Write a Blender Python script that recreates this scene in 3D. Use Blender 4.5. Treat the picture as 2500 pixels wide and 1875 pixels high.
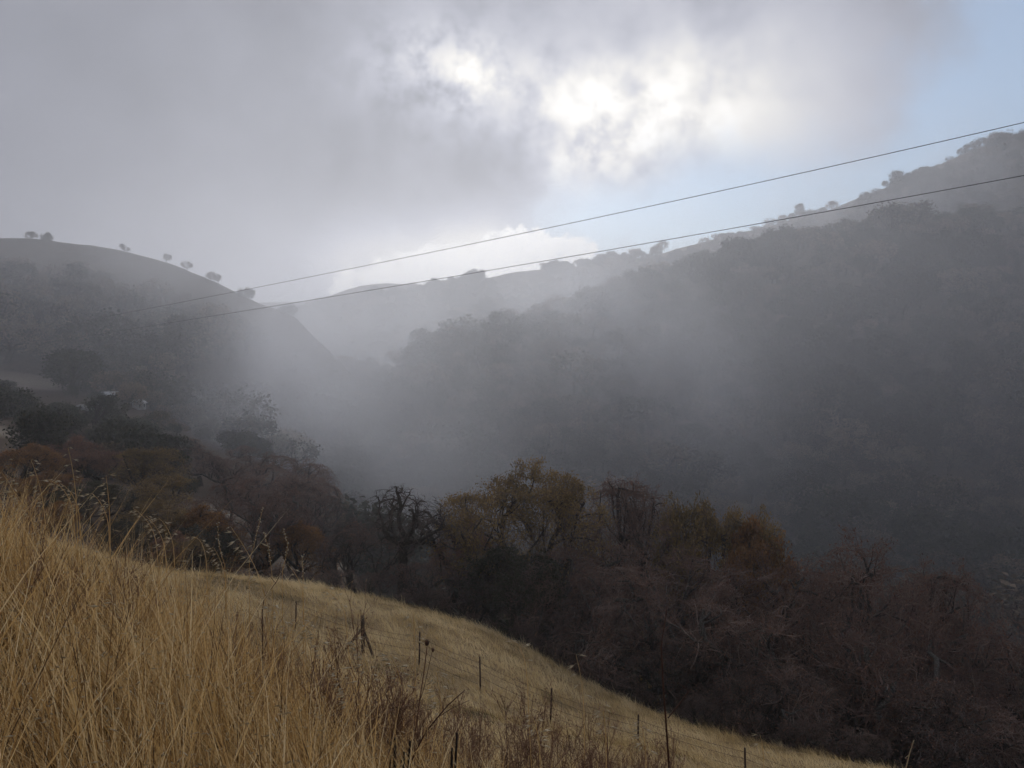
import bpy, math, random
import numpy as np
from mathutils import Vector

for _o in list(bpy.data.objects):
    bpy.data.objects.remove(_o, do_unlink=True)
scene = bpy.context.scene
COL = scene.collection

# ------------------------------------------------------------------ camera
PITCH = math.radians(-2.0)
FPX = 788.0                                   # focal length in 1024-wide pixels
cam_data = bpy.data.cameras.new('camera')
cam_data.sensor_width = 36.0
cam_data.lens = 36.0 * FPX / 1024.0
cam_data.clip_start = 0.05
cam_data.clip_end = 8000.0
cam = bpy.data.objects.new('camera', cam_data)
COL.objects.link(cam)
cam.location = (0, 0, 0)                      # eye level is the datum of the place
cam.rotation_euler = (math.radians(90) + PITCH, 0, 0)
scene.camera = cam


def ray(px, py):
    u = (px - 512.0) / FPX
    v = (384.0 - py) / FPX
    c, s = math.cos(PITCH), math.sin(PITCH)
    return np.array([u, c - v * s, s + v * c])


def P(px, py, D):
    """survey point: the bearing of a photo pixel carried D metres up the valley"""
    d = ray(px, py)
    return d * (D / d[1])


def AE(px, py):
    d = ray(px, py)
    return math.degrees(math.atan2(d[0], d[1])), math.degrees(math.atan2(d[2], math.hypot(d[0], d[1])))


# ------------------------------------------------------------------ world (sky with broken cloud)
SUN_AZ, SUN_EL = AE(474, 70)
world = bpy.data.worlds.new('World')
scene.world = world
world.cycles.sampling_method = 'MANUAL'
world.cycles.sample_map_resolution = 256
world.use_nodes = True
wt = world.node_tree
wt.nodes.clear()


class S:
    """a float socket with arithmetic that builds math nodes"""
    tree = None

    def __init__(self, sock):
        self.s = sock

    @staticmethod
    def op(kind, *args, clamp=False):
        n = S.tree.nodes.new('ShaderNodeMath')
        n.operation = kind
        n.use_clamp = clamp
        for i, a in enumerate(args):
            if isinstance(a, S):
                S.tree.links.new(a.s, n.inputs[i])
            else:
                n.inputs[i].default_value = float(a)
        return S(n.outputs[0])

    def __add__(self, o): return S.op('ADD', self, o)
    __radd__ = __add__
    def __sub__(self, o): return S.op('SUBTRACT', self, o)
    def __rsub__(self, o): return S.op('SUBTRACT', o, self)
    def __mul__(self, o): return S.op('MULTIPLY', self, o)
    __rmul__ = __mul__
    def __truediv__(self, o): return S.op('DIVIDE', self, o)


def smooth(x, a, b):
    n = S.tree.nodes.new('ShaderNodeMapRange')
    n.interpolation_type = 'SMOOTHSTEP'
    S.tree.links.new(x.s, n.inputs['Value'])
    n.inputs['From Min'].default_value = a
    n.inputs['From Max'].default_value = b
    return S(n.outputs[0])


def noise(vec, scale, detail=4, rough=0.55, dist=0.0):
    n = S.tree.nodes.new('ShaderNodeTexNoise')
    S.tree.links.new(vec, n.inputs['Vector'])
    n.inputs['Scale'].default_value = scale
    n.inputs['Detail'].default_value = detail
    n.inputs['Roughness'].default_value = rough
    n.inputs['Distortion'].default_value = dist
    return S(n.outputs[0])


def mixc(fac, a, b):
    n = S.tree.nodes.new('ShaderNodeMix')
    n.data_type = 'RGBA'
    for sock, val in ((n.inputs['Factor'], fac), (n.inputs[6], a), (n.inputs[7], b)):
        if isinstance(val, S):
            S.tree.links.new(val.s, sock)
        elif isinstance(val, bpy.types.NodeSocket):
            S.tree.links.new(val, sock)
        elif isinstance(val, (tuple, list)):
            sock.default_value = (*val, 1.0)
        else:
            sock.default_value = val
    return n.outputs[2]


def scalec(col, fac):
    n = S.tree.nodes.new('ShaderNodeVectorMath')
    n.operation = 'SCALE'
    S.tree.links.new(col, n.inputs[0])
    if isinstance(fac, S):
        S.tree.links.new(fac.s, n.inputs['Scale'])
    else:
        n.inputs['Scale'].default_value = fac
    return n.outputs[0]


S.tree = wt
tc = wt.nodes.new('ShaderNodeTexCoord')
vec = tc.outputs['Generated']
sep = wt.nodes.new('ShaderNodeSeparateXYZ')
wt.links.new(vec, sep.inputs[0])
X, Y, Z = (S(sep.outputs[i]) for i in range(3))
az = S.op('ARCTAN2', X, Y) * 57.29578
el = S.op('ARCSINE', Z) * 57.29578
n1 = noise(vec, 3.2, 2, 0.55)
n2 = noise(vec, 9.0, 3, 0.58)
n3 = noise(vec, 26.0, 5, 0.6)
# wind-torn edges: the pattern coordinates are pushed about by noise
nb = noise(scalec(vec, -1.0), 3.6, 1, 0.55)


def pair(u, v):
    n = wt.nodes.new('ShaderNodeCombineXYZ')
    wt.links.new(u.s, n.inputs[0])
    wt.links.new(v.s, n.inputs[1])
    return n.outputs[0]


q3 = n3 * 2.0
WARP = pair(az + S.op('MULTIPLY_ADD', n1, 9.0, S.op('MULTIPLY_ADD', n2, 5.0, q3 - 8.0)),
            el + S.op('MULTIPLY_ADD', nb, 7.0, q3 - 4.5))
WARP_SUN = pair(az + n3 * 1.5 - 0.75, el + n2 * 1.5 - 0.75)

n4 = noise(vec, 75.0, 4, 0.62)
WARP_LOW = pair(az + n3 * 2.4 + n4 * 1.6 - 2.0, el + n3 * 1.6 + n4 * 1.4 + n2 * 1.2 - 2.1)


def blob(px, py, su, sv, uv=None):
    cu, cv = AE(px, py)
    n = wt.nodes.new('ShaderNodeVectorMath')
    n.operation = 'MULTIPLY_ADD'
    wt.links.new(WARP if uv is None else uv, n.inputs[0])
    n.inputs[1].default_value = (1 / su, 1 / sv, 0)
    n.inputs[2].default_value = (-cu / su, -cv / sv, 0)
    d = wt.nodes.new('ShaderNodeVectorMath')
    d.operation = 'DOT_PRODUCT'
    wt.links.new(n.outputs[0], d.inputs[0])
    wt.links.new(n.outputs[0], d.inputs[1])
    return S.op('POWER', 0.367879, S(d.outputs['Value']))


def sky_nodes():
    sky = wt.nodes.new('ShaderNodeTexSky')
    sky.sky_type = 'NISHITA'
    sky.sun_disc = False
    sky.sun_elevation = math.radians(SUN_EL)
    sky.sun_rotation = math.radians(SUN_AZ)
    sky.air_density = 1.0
    sky.dust_density = 0.1
    sky.ozone_density = 2.5
    clear = mixc(0.30, scalec(sky.outputs[0], 0.085), (0.56, 0.60, 0.66))
    # cloud brightness: grey deck, a broad glow where the sun stands behind it, torn bright rims
    L = 0.228 + (n1 - 0.5) * 0.16 + (n2 - 0.5) * 0.08
    glow = blob(610, 95, 17, 9.0)
    L = L + glow * (0.17 + (n2 - 0.5) * 0.5 + (n3 - 0.5) * 0.16)
    L = L + 0.18 * blob(474, 70, 1.7, 1.3, WARP_SUN) + 0.36 * blob(455, 80, 5.5, 2.8) * smooth(n3, 0.30, 0.62)
    L = L + 0.32 * blob(650, 112, 7.5, 3.4) * smooth(n2 + (n3 - 0.5) * 0.5, 0.30, 0.68)
    L = L + 0.26 * blob(760, 98, 9.0, 4.4)
    L = L + 0.24 * blob(600, 150, 5.0, 3.6) * smooth(n3, 0.32, 0.68)
    L = L + 0.85 * blob(465, 272, 8.0, 2.6) * (0.55 + n3 * 0.9)
    L = L - 0.06 * blob(400, 175, 11.0, 4.0)
    L = L - 0.04 * blob(60, 190, 16.0, 10.0)
    cool = mixc(smooth(L, 0.30, 0.75), (0.92, 0.95, 1.11), (1.03, 1.0, 0.95))
    cloud = scalec(cool, L)
    # the gap: blue on the right, pale towards the valley head
    gap = blob(905, 190, 11.0, 4.6) + blob(730, 205, 9.5, 3.9) + blob(1040, 90, 7.5, 9.0) + blob(1180, 70, 11.0, 11.0) + 0.55 * blob(600, 225, 6.0, 3.0)
    gap = gap + (n2 - 0.5) * 0.9 + (n3 - 0.5) * 0.5
    g = smooth(gap, 0.15, 1.25)
    col = mixc(g, cloud, clear)
    # low heap cloud at the valley head, sharp upper edge against the gap
    ridge = blob(527, 250, 2.8, 1.9, WARP_LOW) + blob(575, 248, 1.8, 1.1, WARP_LOW) + blob(460, 270, 5.5, 1.9, WARP_LOW) + blob(400, 288, 5.0, 1.8, WARP_LOW)
    h = smooth(ridge + smooth(ridge, 0.08, 0.45) * ((n3 - 0.5) * 2.2 + (n4 - 0.5) * 2.8), 0.44, 0.72)
    col = mixc(h * (0.45 + n4 * 0.9), col, (0.95, 0.93, 0.895))
    bg = wt.nodes.new('ShaderNodeBackground')
    wt.links.new(col, bg.inputs['Color'])
    bg.inputs['Strength'].default_value = 1.0
    out = wt.nodes.new('ShaderNodeOutputWorld')
    wt.links.new(bg.outputs[0], out.inputs['Surface'])


sky_nodes()

sun_data = bpy.data.lights.new('sun', 'SUN')
sun_data.energy = 1.2
sun_data.angle = math.radians(12)
sun_data.color = (1.0, 0.95, 0.87)
sun = bpy.data.objects.new('sun', sun_data)
COL.objects.link(sun)
_a, _e = math.radians(SUN_AZ), math.radians(SUN_EL)
_sd = Vector((math.sin(_a) * math.cos(_e), math.cos(_a) * math.cos(_e), math.sin(_e)))
sun.rotation_euler = _sd.to_track_quat('Z', 'Y').to_euler()
sun.location = (0, 0, 50)

scene.view_settings.view_transform = 'Standard'
scene.view_settings.look = 'None'
scene.view_settings.gamma = 1.0
scene.view_settings.exposure = 0.38
scene.render.engine = 'CYCLES'
cy = scene.cycles
cy.use_denoising = True
cy.adaptive_threshold = 0.06
cy.adaptive_min_samples = 40
cy.max_bounces = 4
cy.diffuse_bounces = 2
cy.glossy_bounces = 1
cy.transmission_bounces = 2
cy.transparent_max_bounces = 4
cy.volume_bounces = 2
cy.sample_clamp_indirect = 4.0
cy.caustics_reflective = False
cy.caustics_refractive = False
cy.volume_step_rate = 3.0
cy.volume_max_steps = 128

# ------------------------------------------------------------------ helpers
def tag(o, label=None, cat=None, group=None, kind=None):
    if label: o['label'] = label
    if cat: o['category'] = cat
    if group: o['group'] = group
    if kind: o['kind'] = kind
    return o


def link(name, data, parent=None, loc=None):
    o = bpy.data.objects.new(name, data)
    COL.objects.link(o)
    if parent is not None:
        o.parent = parent
    if loc is not None:
        o.location = loc
    return o


def mesh_np(name, verts, quads=None, tris=None, mat=None, attrs=None, smooth_shade=False):
    """mesh from numpy arrays; attrs are point-domain floats"""
    me = bpy.data.meshes.new(name)
    verts = np.asarray(verts, dtype=np.float32).reshape(-1, 3)
    me.vertices.add(len(verts))
    me.vertices.foreach_set('co', verts.ravel())
    nq = 0 if quads is None else len(quads)
    nt = 0 if tris is None else len(tris)
    idx, starts = [], []
    if nq:
        idx.append(np.asarray(quads, dtype=np.int32).ravel())
        starts.append(np.arange(nq, dtype=np.int32) * 4)
    if nt:
        idx.append(np.asarray(tris, dtype=np.int32).ravel())
        starts.append(nq * 4 + np.arange(nt, dtype=np.int32) * 3)
    if idx:
        idx = np.concatenate(idx)
        me.loops.add(len(idx))
        me.loops.foreach_set('vertex_index', idx)
        me.polygons.add(nq + nt)
        me.polygons.foreach_set('loop_start', np.concatenate(starts))
        if smooth_shade:
            me.polygons.foreach_set('use_smooth', np.ones(nq + nt, dtype=bool))
    for k, v in (attrs or {}).items():
        a = me.attributes.new(k, 'FLOAT', 'POINT')
        a.data.foreach_set('value', np.asarray(v, dtype=np.float32).ravel())
    me.update(calc_edges=True)
    if mat:
        me.materials.append(mat)
    return me


def norm(a):
    return a / np.maximum(np.linalg.norm(a, axis=-1, keepdims=True), 1e-9)


class MB:
    """collects tubes, leaves and strips and becomes ONE mesh"""
    def __init__(self):
        self.v, self.q, self.t, self.a, self.n = [], [], [], [], 0

    def add(self, v, q=None, t=None, tint=0.5):
        v = np.asarray(v, dtype=np.float64).reshape(-1, 3)
        self.v.append(v)
        if q is not None and len(q): self.q.append(np.asarray(q, dtype=np.int64).reshape(-1, 4) + self.n)
        if t is not None and len(t): self.t.append(np.asarray(t, dtype=np.int64).reshape(-1, 3) + self.n)
        self.a.append(np.broadcast_to(np.asarray(tint, dtype=np.float64), (len(v),)) if np.ndim(tint) == 0 else np.asarray(tint).ravel())
        self.n += len(v)

    def tubes(self, pts, rad, sides=5, tint=0.5, cap=False):
        """pts [B,k,3], rad [B,k]"""
        pts = np.asarray(pts, float)
        if pts.ndim == 2: pts = pts[None]
        rad = np.broadcast_to(np.asarray(rad, float), pts.shape[:2])
        B, k, _ = pts.shape
        if B == 0: return
        tan = np.empty_like(pts)
        tan[:, 1:-1] = pts[:, 2:] - pts[:, :-2]
        tan[:, 0] = pts[:, 1] - pts[:, 0]
        tan[:, -1] = pts[:, -1] - pts[:, -2]
        tan = norm(tan)
        chord = norm(pts[:, -1] - pts[:, 0])
        ref = np.where(np.abs(chord[:, 2:3]) < 0.8, np.array([0, 0, 1.0]), np.array([1.0, 0, 0]))
        ref = np.broadcast_to(ref[:, None, :], tan.shape)
        u = norm(np.cross(tan, ref))
        w = np.cross(tan, u)
        ang = np.arange(sides) * 2 * np.pi / sides
        ring = pts[:, :, None, :] + rad[:, :, None, None] * (np.cos(ang)[None, None, :, None] * u[:, :, None, :] + np.sin(ang)[None, None, :, None] * w[:, :, None, :])
        base = (np.arange(B) * k * sides)[:, None, None]
        i = np.arange(k - 1)[None, :, None] * sides
        j = np.arange(sides)[None, None, :]
        j2 = (j + 1) % sides
        q = np.stack([base + i + j, base + i + j2, base + i + sides + j2, base + i + sides + j], -1).reshape(-1, 4)
        t = None
        if cap:
            j = np.arange(1, sides - 1)
            top = (np.arange(B) * k * sides)[:, None] + (k - 1) * sides
            t = np.stack([np.broadcast_to(top, (B, sides - 2)), top + j[None], top + j[None] + 1], -1).reshape(-1, 3)
        tint = np.asarray(tint, float)
        if tint.ndim == 1 and len(tint) == B:
            tint = np.repeat(tint, k * sides)
        self.add(ring, q, t, tint)

    def diamonds(self, pos, d, nrm, length, width, tint):
        """leaf quads: base, left, tip, right"""
        d = norm(d)
        s = norm(np.cross(d, nrm))
        n2_ = np.cross(s, d)
        L = np.broadcast_to(np.asarray(length, float), (len(pos),))[:, None]
        W = np.broadcast_to(np.asarray(width, float), (len(pos),))[:, None]
        v = np.stack([pos, pos + d * L * .5 + s * W * .5 + n2_ * W * .18, pos + d * L, pos + d * L * .5 - s * W * .5 + n2_ * W * .18], 1)
        i = np.arange(len(pos))[:, None] * 4 + np.array([[0, 1, 2, 3]])
        self.add(v, i, None, np.repeat(np.broadcast_to(tint, (len(pos),)), 4))

    def spindles(self, pos, d, length, width, tint):
        """seed husks: three-sided spindles"""
        d = norm(d)
        ref = np.where(np.abs(d[:, 2:3]) < 0.8, np.array([[0, 0, 1.0]]), np.array([[1.0, 0, 0]]))
        u = norm(np.cross(d, ref)); w = np.cross(d, u)
        L = np.broadcast_to(np.asarray(length, float), (len(pos),))[:, None]
        W = np.broadcast_to(np.asarray(width, float), (len(pos),))[:, None]
        vs = [pos]
        for a in (0, 2.094, 4.189):
            vs.append(pos + d * L * .38 + (math.cos(a) * u + math.sin(a) * w) * W * .5)
        vs.append(pos + d * L)
        v = np.stack(vs, 1)
        tri = np.array([[0, 2, 1], [0, 3, 2], [0, 1, 3], [4, 1, 2], [4, 2, 3], [4, 3, 1]])
        t = (np.arange(len(pos))[:, None, None] * 5 + tri[None]).reshape(-1, 3)
        self.add(v, None, t, np.repeat(np.broadcast_to(tint, (len(pos),)), 5))

    def blades(self, root, tipdir, height, width, bend, face, tint, segs=3):
        """grass blades: root [n,3], tipdir unit lean [n,3], bend vector added quadratically"""
        n = len(root)
        height = np.broadcast_to(np.asarray(height, float), (n,))[:, None, None]
        width = np.broadcast_to(np.asarray(width, float), (n,))[:, None]
        s = np.linspace(0, 1, segs + 1)[None, :, None]
        c = root[:, None, :] + height * (tipdir[:, None, :] * s + bend[:, None, :] * s * s)
        w = (width * (1.0 - np.linspace(0, 1, segs + 1)[None, :] ** 1.6 * 0.92))[:, :, None] * .5
        side = face[:, None, :]
        L, R = c - side * w, c + side * w
        v = np.concatenate([L[:, :, None], R[:, :, None]], 2).reshape(n, -1, 3)
        m = (segs + 1) * 2
        i = np.arange(segs) * 2
        q = np.stack([i, i + 1, i + 3, i + 2], -1)
        q = (np.arange(n)[:, None, None] * m + q[None]).reshape(-1, 4)
        self.add(v, q, None, np.repeat(np.broadcast_to(tint, (n,)), m))

    def mesh(self, name, mat=None, smooth_shade=False):
        q = np.concatenate(self.q) if self.q else None
        t = np.concatenate(self.t) if self.t else None
        return mesh_np(name, np.concatenate(self.v), q, t, mat, {'tint': np.concatenate(self.a)}, smooth_shade)


def fbm(x, y, seed, scale, octaves=4, gain=0.5):
    """smooth value noise, numpy"""
    out = np.zeros(np.broadcast(x, y).shape)
    amp, tot = 1.0, 0.0
    for o in range(octaves):
        u, v = x / scale + 17.3 * o, y / scale - 9.1 * o
        iu, iv = np.floor(u), np.floor(v)
        fu, fv = u - iu, v - iv
        fu, fv = fu * fu * (3 - 2 * fu), fv * fv * (3 - 2 * fv)

        def h(a, b):
            r = np.sin(a * 127.1 + b * 311.7 + seed * 74.7 + o * 13.3) * 43758.5453
            return r - np.floor(r)
        val = (h(iu, iv) * (1 - fu) + h(iu + 1, iv) * fu) * (1 - fv) + (h(iu, iv + 1) * (1 - fu) + h(iu + 1, iv + 1) * fu) * fv
        out += amp * (val - 0.5) * 2
        tot += amp
        amp *= gain
        scale *= 0.5
    return out / tot


# ------------------------------------------------------------------ materials
def make_mat(name, build):
    m = bpy.data.materials.new(name)
    m.use_nodes = True
    t = m.node_tree
    t.nodes.clear()
    S.tree = t
    out = t.nodes.new('ShaderNodeOutputMaterial')
    sh = build(t)
    t.links.new(sh, out.inputs['Surface'])
    return m


def attr(name):
    n = S.tree.nodes.new('ShaderNodeAttribute')
    n.attribute_name = name
    return S(n.outputs['Fac'])


def objpos():
    g = S.tree.nodes.new('ShaderNodeNewGeometry')
    return g.outputs['Position']


def ramp(fac, stops):
    n = S.tree.nodes.new('ShaderNodeValToRGB')
    el_ = n.color_ramp.elements
    while len(el_) < len(stops): el_.new(0.5)
    for e, (p, c) in zip(el_, stops):
        e.position = p
        e.color = (*c, 1)
    S.tree.links.new(fac.s, n.inputs[0])
    return n.outputs[0]


def bsdf(t, col, rough=0.85, spec=0.2, translucent=0.0, bump=None, bump_strength=0.3, bump_dist=0.02):
    p = t.nodes.new('ShaderNodeBsdfPrincipled')
    if isinstance(col, (tuple, list)):
        p.inputs['Base Color'].default_value = (*col, 1)
    else:
        t.links.new(col, p.inputs['Base Color'])
    p.inputs['Roughness'].default_value = rough
    p.inputs['Specular IOR Level'].default_value = spec
    if bump is not None:
        b = t.nodes.new('ShaderNodeBump')
        b.inputs['Strength'].default_value = bump_strength
        b.inputs['Distance'].default_value = bump_dist
        t.links.new(bump.s, b.inputs['Height'])
        t.links.new(b.outputs[0], p.inputs['Normal'])
    if not translucent:
        return p.outputs[0]
    tr = t.nodes.new('ShaderNodeBsdfTranslucent')
    if isinstance(col, (tuple, list)):
        tr.inputs['Color'].default_value = (*col, 1)
    else:
        t.links.new(col, tr.inputs['Color'])
    mx = t.nodes.new('ShaderNodeMixShader')
    mx.inputs[0].default_value = translucent
    t.links.new(p.outputs[0], mx.inputs[1])
    t.links.new(tr.outputs[0], mx.inputs[2])
    return mx.outputs[0]


def m_ground(t):
    pos = objpos()
    a = noise(pos, 0.25, 5, 0.6)
    b = noise(pos, 4.0, 5, 0.65)
    straw = ramp(S.op('ADD', a * 0.6, b * 0.4), [(0.28, (0.11, 0.078, 0.042)), (0.5, (0.25, 0.175, 0.085)), (0.72, (0.34, 0.26, 0.145))])
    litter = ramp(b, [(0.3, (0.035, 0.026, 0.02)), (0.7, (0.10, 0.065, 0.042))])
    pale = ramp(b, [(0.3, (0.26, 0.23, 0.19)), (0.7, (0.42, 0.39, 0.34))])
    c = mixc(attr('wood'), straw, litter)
    c = mixc(attr('pale'), c, pale)
    return bsdf(t, c, 0.95, 0.1, bump=b, bump_strength=0.6, bump_dist=0.06)


def m_hill(t):
    pos = objpos()
    a = noise(pos, 0.02, 5, 0.6)
    b = noise(pos, 0.35, 5, 0.65)
    c = ramp(S.op('ADD', a * 0.5, b * 0.5), [(0.3, (0.045, 0.036, 0.028)), (0.55, (0.095, 0.072, 0.052)), (0.75, (0.16, 0.125, 0.085))])
    c2 = ramp(b, [(0.3, (0.17, 0.13, 0.08)), (0.7, (0.30, 0.245, 0.16))])
    c = mixc(attr('pale'), c, c2)
    return bsdf(t, c, 0.95, 0.1)


def m_tint(stops, rough=0.8, spec=0.15, translucent=0.0, rnd=0.25):
    def f(t):
        a = attr('tint')
        oi = t.nodes.new('ShaderNodeObjectInfo')
        fac = S.op('ADD', a, (S(oi.outputs['Random']) - 0.5) * rnd, clamp=True)
        return bsdf(t, ramp(fac, stops), rough, spec, translucent)
    return f


def m_bark(c0, c1, lichen, amount):
    def f(t):
        pos = objpos()
        b = noise(pos, 9.0, 5, 0.65)
        c = ramp(b, [(0.3, c0), (0.7, c1)])
        l = smooth(noise(pos, 11.0, 5, 0.7), 0.60 - amount * 0.15, 0.74 - amount * 0.15)
        c = mixc(l * 0.7, c, lichen)
        return bsdf(t, c, 0.95, 0.1, bump=b, bump_strength=0.7, bump_dist=0.03)
    return f


MAT = {}
MAT['ground'] = make_mat('ground_earth', m_ground)
MAT['hill'] = make_mat('hill_earth', m_hill)
MAT['bark'] = make_mat('oak_bark', m_bark((0.024, 0.02, 0.017), (0.075, 0.064, 0.055), (0.22, 0.23, 0.20), 0.2))
MAT['bark_lichen'] = make_mat('oak_bark_lichened', m_bark((0.03, 0.027, 0.023), (0.10, 0.09, 0.08), (0.24, 0.245, 0.215), 0.6))
MAT['twig'] = make_mat('oak_twigs', m_tint([(0.0, (0.05, 0.04, 0.034)), (0.6, (0.125, 0.092, 0.08)), (1.0, (0.26, 0.225, 0.20))]))
MAT['twig_red'] = make_mat('oak_twigs_red', m_tint([(0.0, (0.085, 0.057, 0.047)), (0.6, (0.21, 0.138, 0.112)), (1.0, (0.35, 0.275, 0.235))]))
MAT['leaf_olive'] = make_mat('leaves_olive_yellow', m_tint([(0.0, (0.11, 0.08, 0.035)), (0.5, (0.28, 0.188, 0.078)), (1.0, (0.43, 0.30, 0.13))], translucent=0.3))
MAT['leaf_rust'] = make_mat('leaves_rust', m_tint([(0.0, (0.12, 0.06, 0.028)), (0.5, (0.29, 0.148, 0.06)), (1.0, (0.44, 0.245, 0.10))], translucent=0.3))
MAT['leaf_red'] = make_mat('leaves_russet', m_tint([(0.0, (0.11, 0.06, 0.045)), (0.5, (0.24, 0.13, 0.092)), (1.0, (0.36, 0.21, 0.15))], translucent=0.25))
MAT['leaf_dark'] = make_mat('leaves_dark_green', m_tint([(0.0, (0.018, 0.020, 0.012)), (0.5, (0.045, 0.048, 0.028)), (1.0, (0.09, 0.085, 0.05))], translucent=0.15))
MAT['leaf_wood'] = make_mat('leaves_woodland', m_tint([(0.0, (0.016, 0.019, 0.012)), (0.35, (0.045, 0.046, 0.028)), (0.7, (0.13, 0.10, 0.07)), (1.0, (0.24, 0.18, 0.125))], translucent=0.2, rnd=0.9))
MAT['straw'] = make_mat('dry_grass', m_tint([(0.0, (0.085, 0.05, 0.024)), (0.3, (0.37, 0.225, 0.088)), (0.6, (0.68, 0.46, 0.195)), (1.0, (0.90, 0.75, 0.47))], 0.6, 0.3, 0.35, 0.0))
MAT['meadow'] = make_mat('meadow_grass', m_tint([(0.0, (0.06, 0.055, 0.026)), (0.25, (0.22, 0.165, 0.075)), (0.55, (0.56, 0.415, 0.205)), (1.0, (0.80, 0.66, 0.40))], 0.7, 0.2, 0.3, 0.0))
MAT['husk'] = make_mat('oat_husk', m_tint([(0.0, (0.42, 0.33, 0.2)), (1.0, (0.80, 0.72, 0.55))], 0.5, 0.3, 0.35, 0.0))
MAT['weed'] = make_mat('dry_weed', m_tint([(0.0, (0.06, 0.035, 0.028)), (0.5, (0.23, 0.135, 0.09)), (1.0, (0.42, 0.29, 0.19))], rnd=0.3))

# ------------------------------------------------------------------ terrain
def warp(x, y):
    r = np.hypot(x, y)
    k = np.arcsinh(r / 12.0) / np.maximum(r, 1e-6)
    return x * k, y * k


_cp = []
def cp(x, y, z): _cp.append((x, y, z))
def cg(px, z, D): cp((px - 512) / FPX * D, D, z)

for x, y, z in [(0, 0, -1.6), (-3, 0, -1.25), (3, 0, -2.2), (-8, 0, -1.1), (8, 0, -4.2), (0, -4, -1.5), (0, -12, 1.5), (-12, -10, 2.5), (12, -12, -1.5),
                (0, -40, 14), (-60, -40, 16), (60, -40, -6), (0, -200, 70), (-250, -150, 60), (250, -150, -10), (-120, 0, -2), (90, 0, -38),
                (-2, 3, -1.58), (0, 3, -2.2), (1.5, 3, -2.6)]:
    cp(x, y, z)
for px, z in [(0, -1.68), (80, -1.92), (170, -2.16), (250, -2.4), (330, -2.72), (400, -2.86), (500, -2.94), (600, -3.1), (700, -3.32), (1024, -4.4)]:
    cg(px, z, 5)
for px, z in [(0, -2.9), (250, -3.9), (500, -4.7), (700, -5.2), (1024, -6.3)]:
    cg(px, z, 8)
for px, z in [(0, -6.0), (250, -6.8), (500, -7.9), (700, -8.7), (1000, -10.4)]:
    cg(px, z, 15)
for px, z in [(100, -9.0), (250, -10.0), (500, -11.6), (700, -13.0), (1000, -15.0)]:
    cg(px, z, 25)
FENCE = [(293, 627, 38), (361, 650, 36), (418, 664, 35), (480, 693, 33.5), (551, 725, 32), (640, 754, 30), (750, 790, 28), (880, 833, 26)]
for px, py, D in FENCE:
    p = P(px, py, D); cp(*p)
CREST = [(240, 580, 55), (330, 588, 55), (400, 603, 53), (470, 625, 52), (540, 658, 50), (600, 692, 48), (700, 729, 44), (800, 754, 40), (880, 770, 37)]
for px, py, D in CREST:
    p = P(px, py, D); cp(*p)
cp(30, 36, -26); cp(45, 45, -40)
for px, D, z in [(400, 75, -26), (470, 75, -30), (540, 75, -34), (600, 75, -37), (700, 72, -40), (800, 68, -42), (900, 65, -44), (1024, 62, -47)]:
    cg(px, z, D)
for px, py, D in [(100, 560, 45), (30, 545, 45), (240, 606, 70), (300, 600, 70), (330, 572, 95), (330, 556, 112), (215, 515, 100), (100, 500, 90), (20, 490, 90),
                  (0, 434, 130), (60, 446, 140), (160, 470, 150), (250, 500, 150), (0, 400, 190), (70, 404, 200), (90, 412, 200), (150, 412, 215), (35, 385, 235),
                  (110, 399, 216), (0, 370, 260), (220, 440, 240), (300, 480, 200)]:
    cp(*P(px, py, D))
for x, y, z in [(-40, 150, -42), (0, 120, -55), (0, 200, -62), (60, 120, -62), (60, 200, -78), (150, 100, -80), (200, 180, -80), (-60, 250, -50), (-80, 330, -42),
                (-100, 450, -30), (-150, 700, -10), (-200, 1200, -20), (300, 300, -60), (300, 0, -70), (0, 400, -45), (300, 800, -30), (0, 2500, -40), (2500, 0, -60), (-2500, 0, -40),
                (0, -2500, 60), (1800, 1800, -60), (-1800, 1800, -40), (-400, 300, -20), (-500, 0, 0)]:
    cp(x, y, z)
_cp = np.array(_cp)
_wx, _wy = warp(_cp[:, 0], _cp[:, 1])


def _phi(r2):
    return 0.5 * r2 * np.log(np.maximum(r2, 1e-12))


_n = len(_cp)
_A = np.zeros((_n + 3, _n + 3))
_A[:_n, :_n] = _phi((_wx[:, None] - _wx[None]) ** 2 + (_wy[:, None] - _wy[None]) ** 2) + np.eye(_n) * 2e-4
_A[:_n, _n] = 1; _A[:_n, _n + 1] = _wx; _A[:_n, _n + 2] = _wy
_A[_n:, :_n] = _A[:_n, _n:].T
_sol = np.linalg.solve(_A, np.concatenate([_cp[:, 2], np.zeros(3)]))


def ground_z(x, y):
    x = np.asarray(x, float); y = np.asarray(y, float)
    shp = np.broadcast(x, y).shape
    xf, yf = np.broadcast_to(x, shp).ravel(), np.broadcast_to(y, shp).ravel()
    out = np.empty(len(xf))
    for i in range(0, len(xf), 20000):
        u, v = warp(xf[i:i + 20000], yf[i:i + 20000])
        out[i:i + 20000] = _phi((u[:, None] - _wx[None]) ** 2 + (v[:, None] - _wy[None]) ** 2) @ _sol[:_n] + _sol[_n] + _sol[_n + 1] * u + _sol[_n + 2] * v
    r = np.hypot(xf, yf)
    out += fbm(xf, yf, 3, 9.0, 3) * 0.22 * np.clip((r - 8) / 25, 0, 1) + fbm(xf, yf, 5, 60.0, 3) * 2.0 * np.clip((r - 70) / 100, 0, 1)
    out += fbm(xf, yf, 8, 1.3, 3) * 0.05
    return out.reshape(shp)


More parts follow.
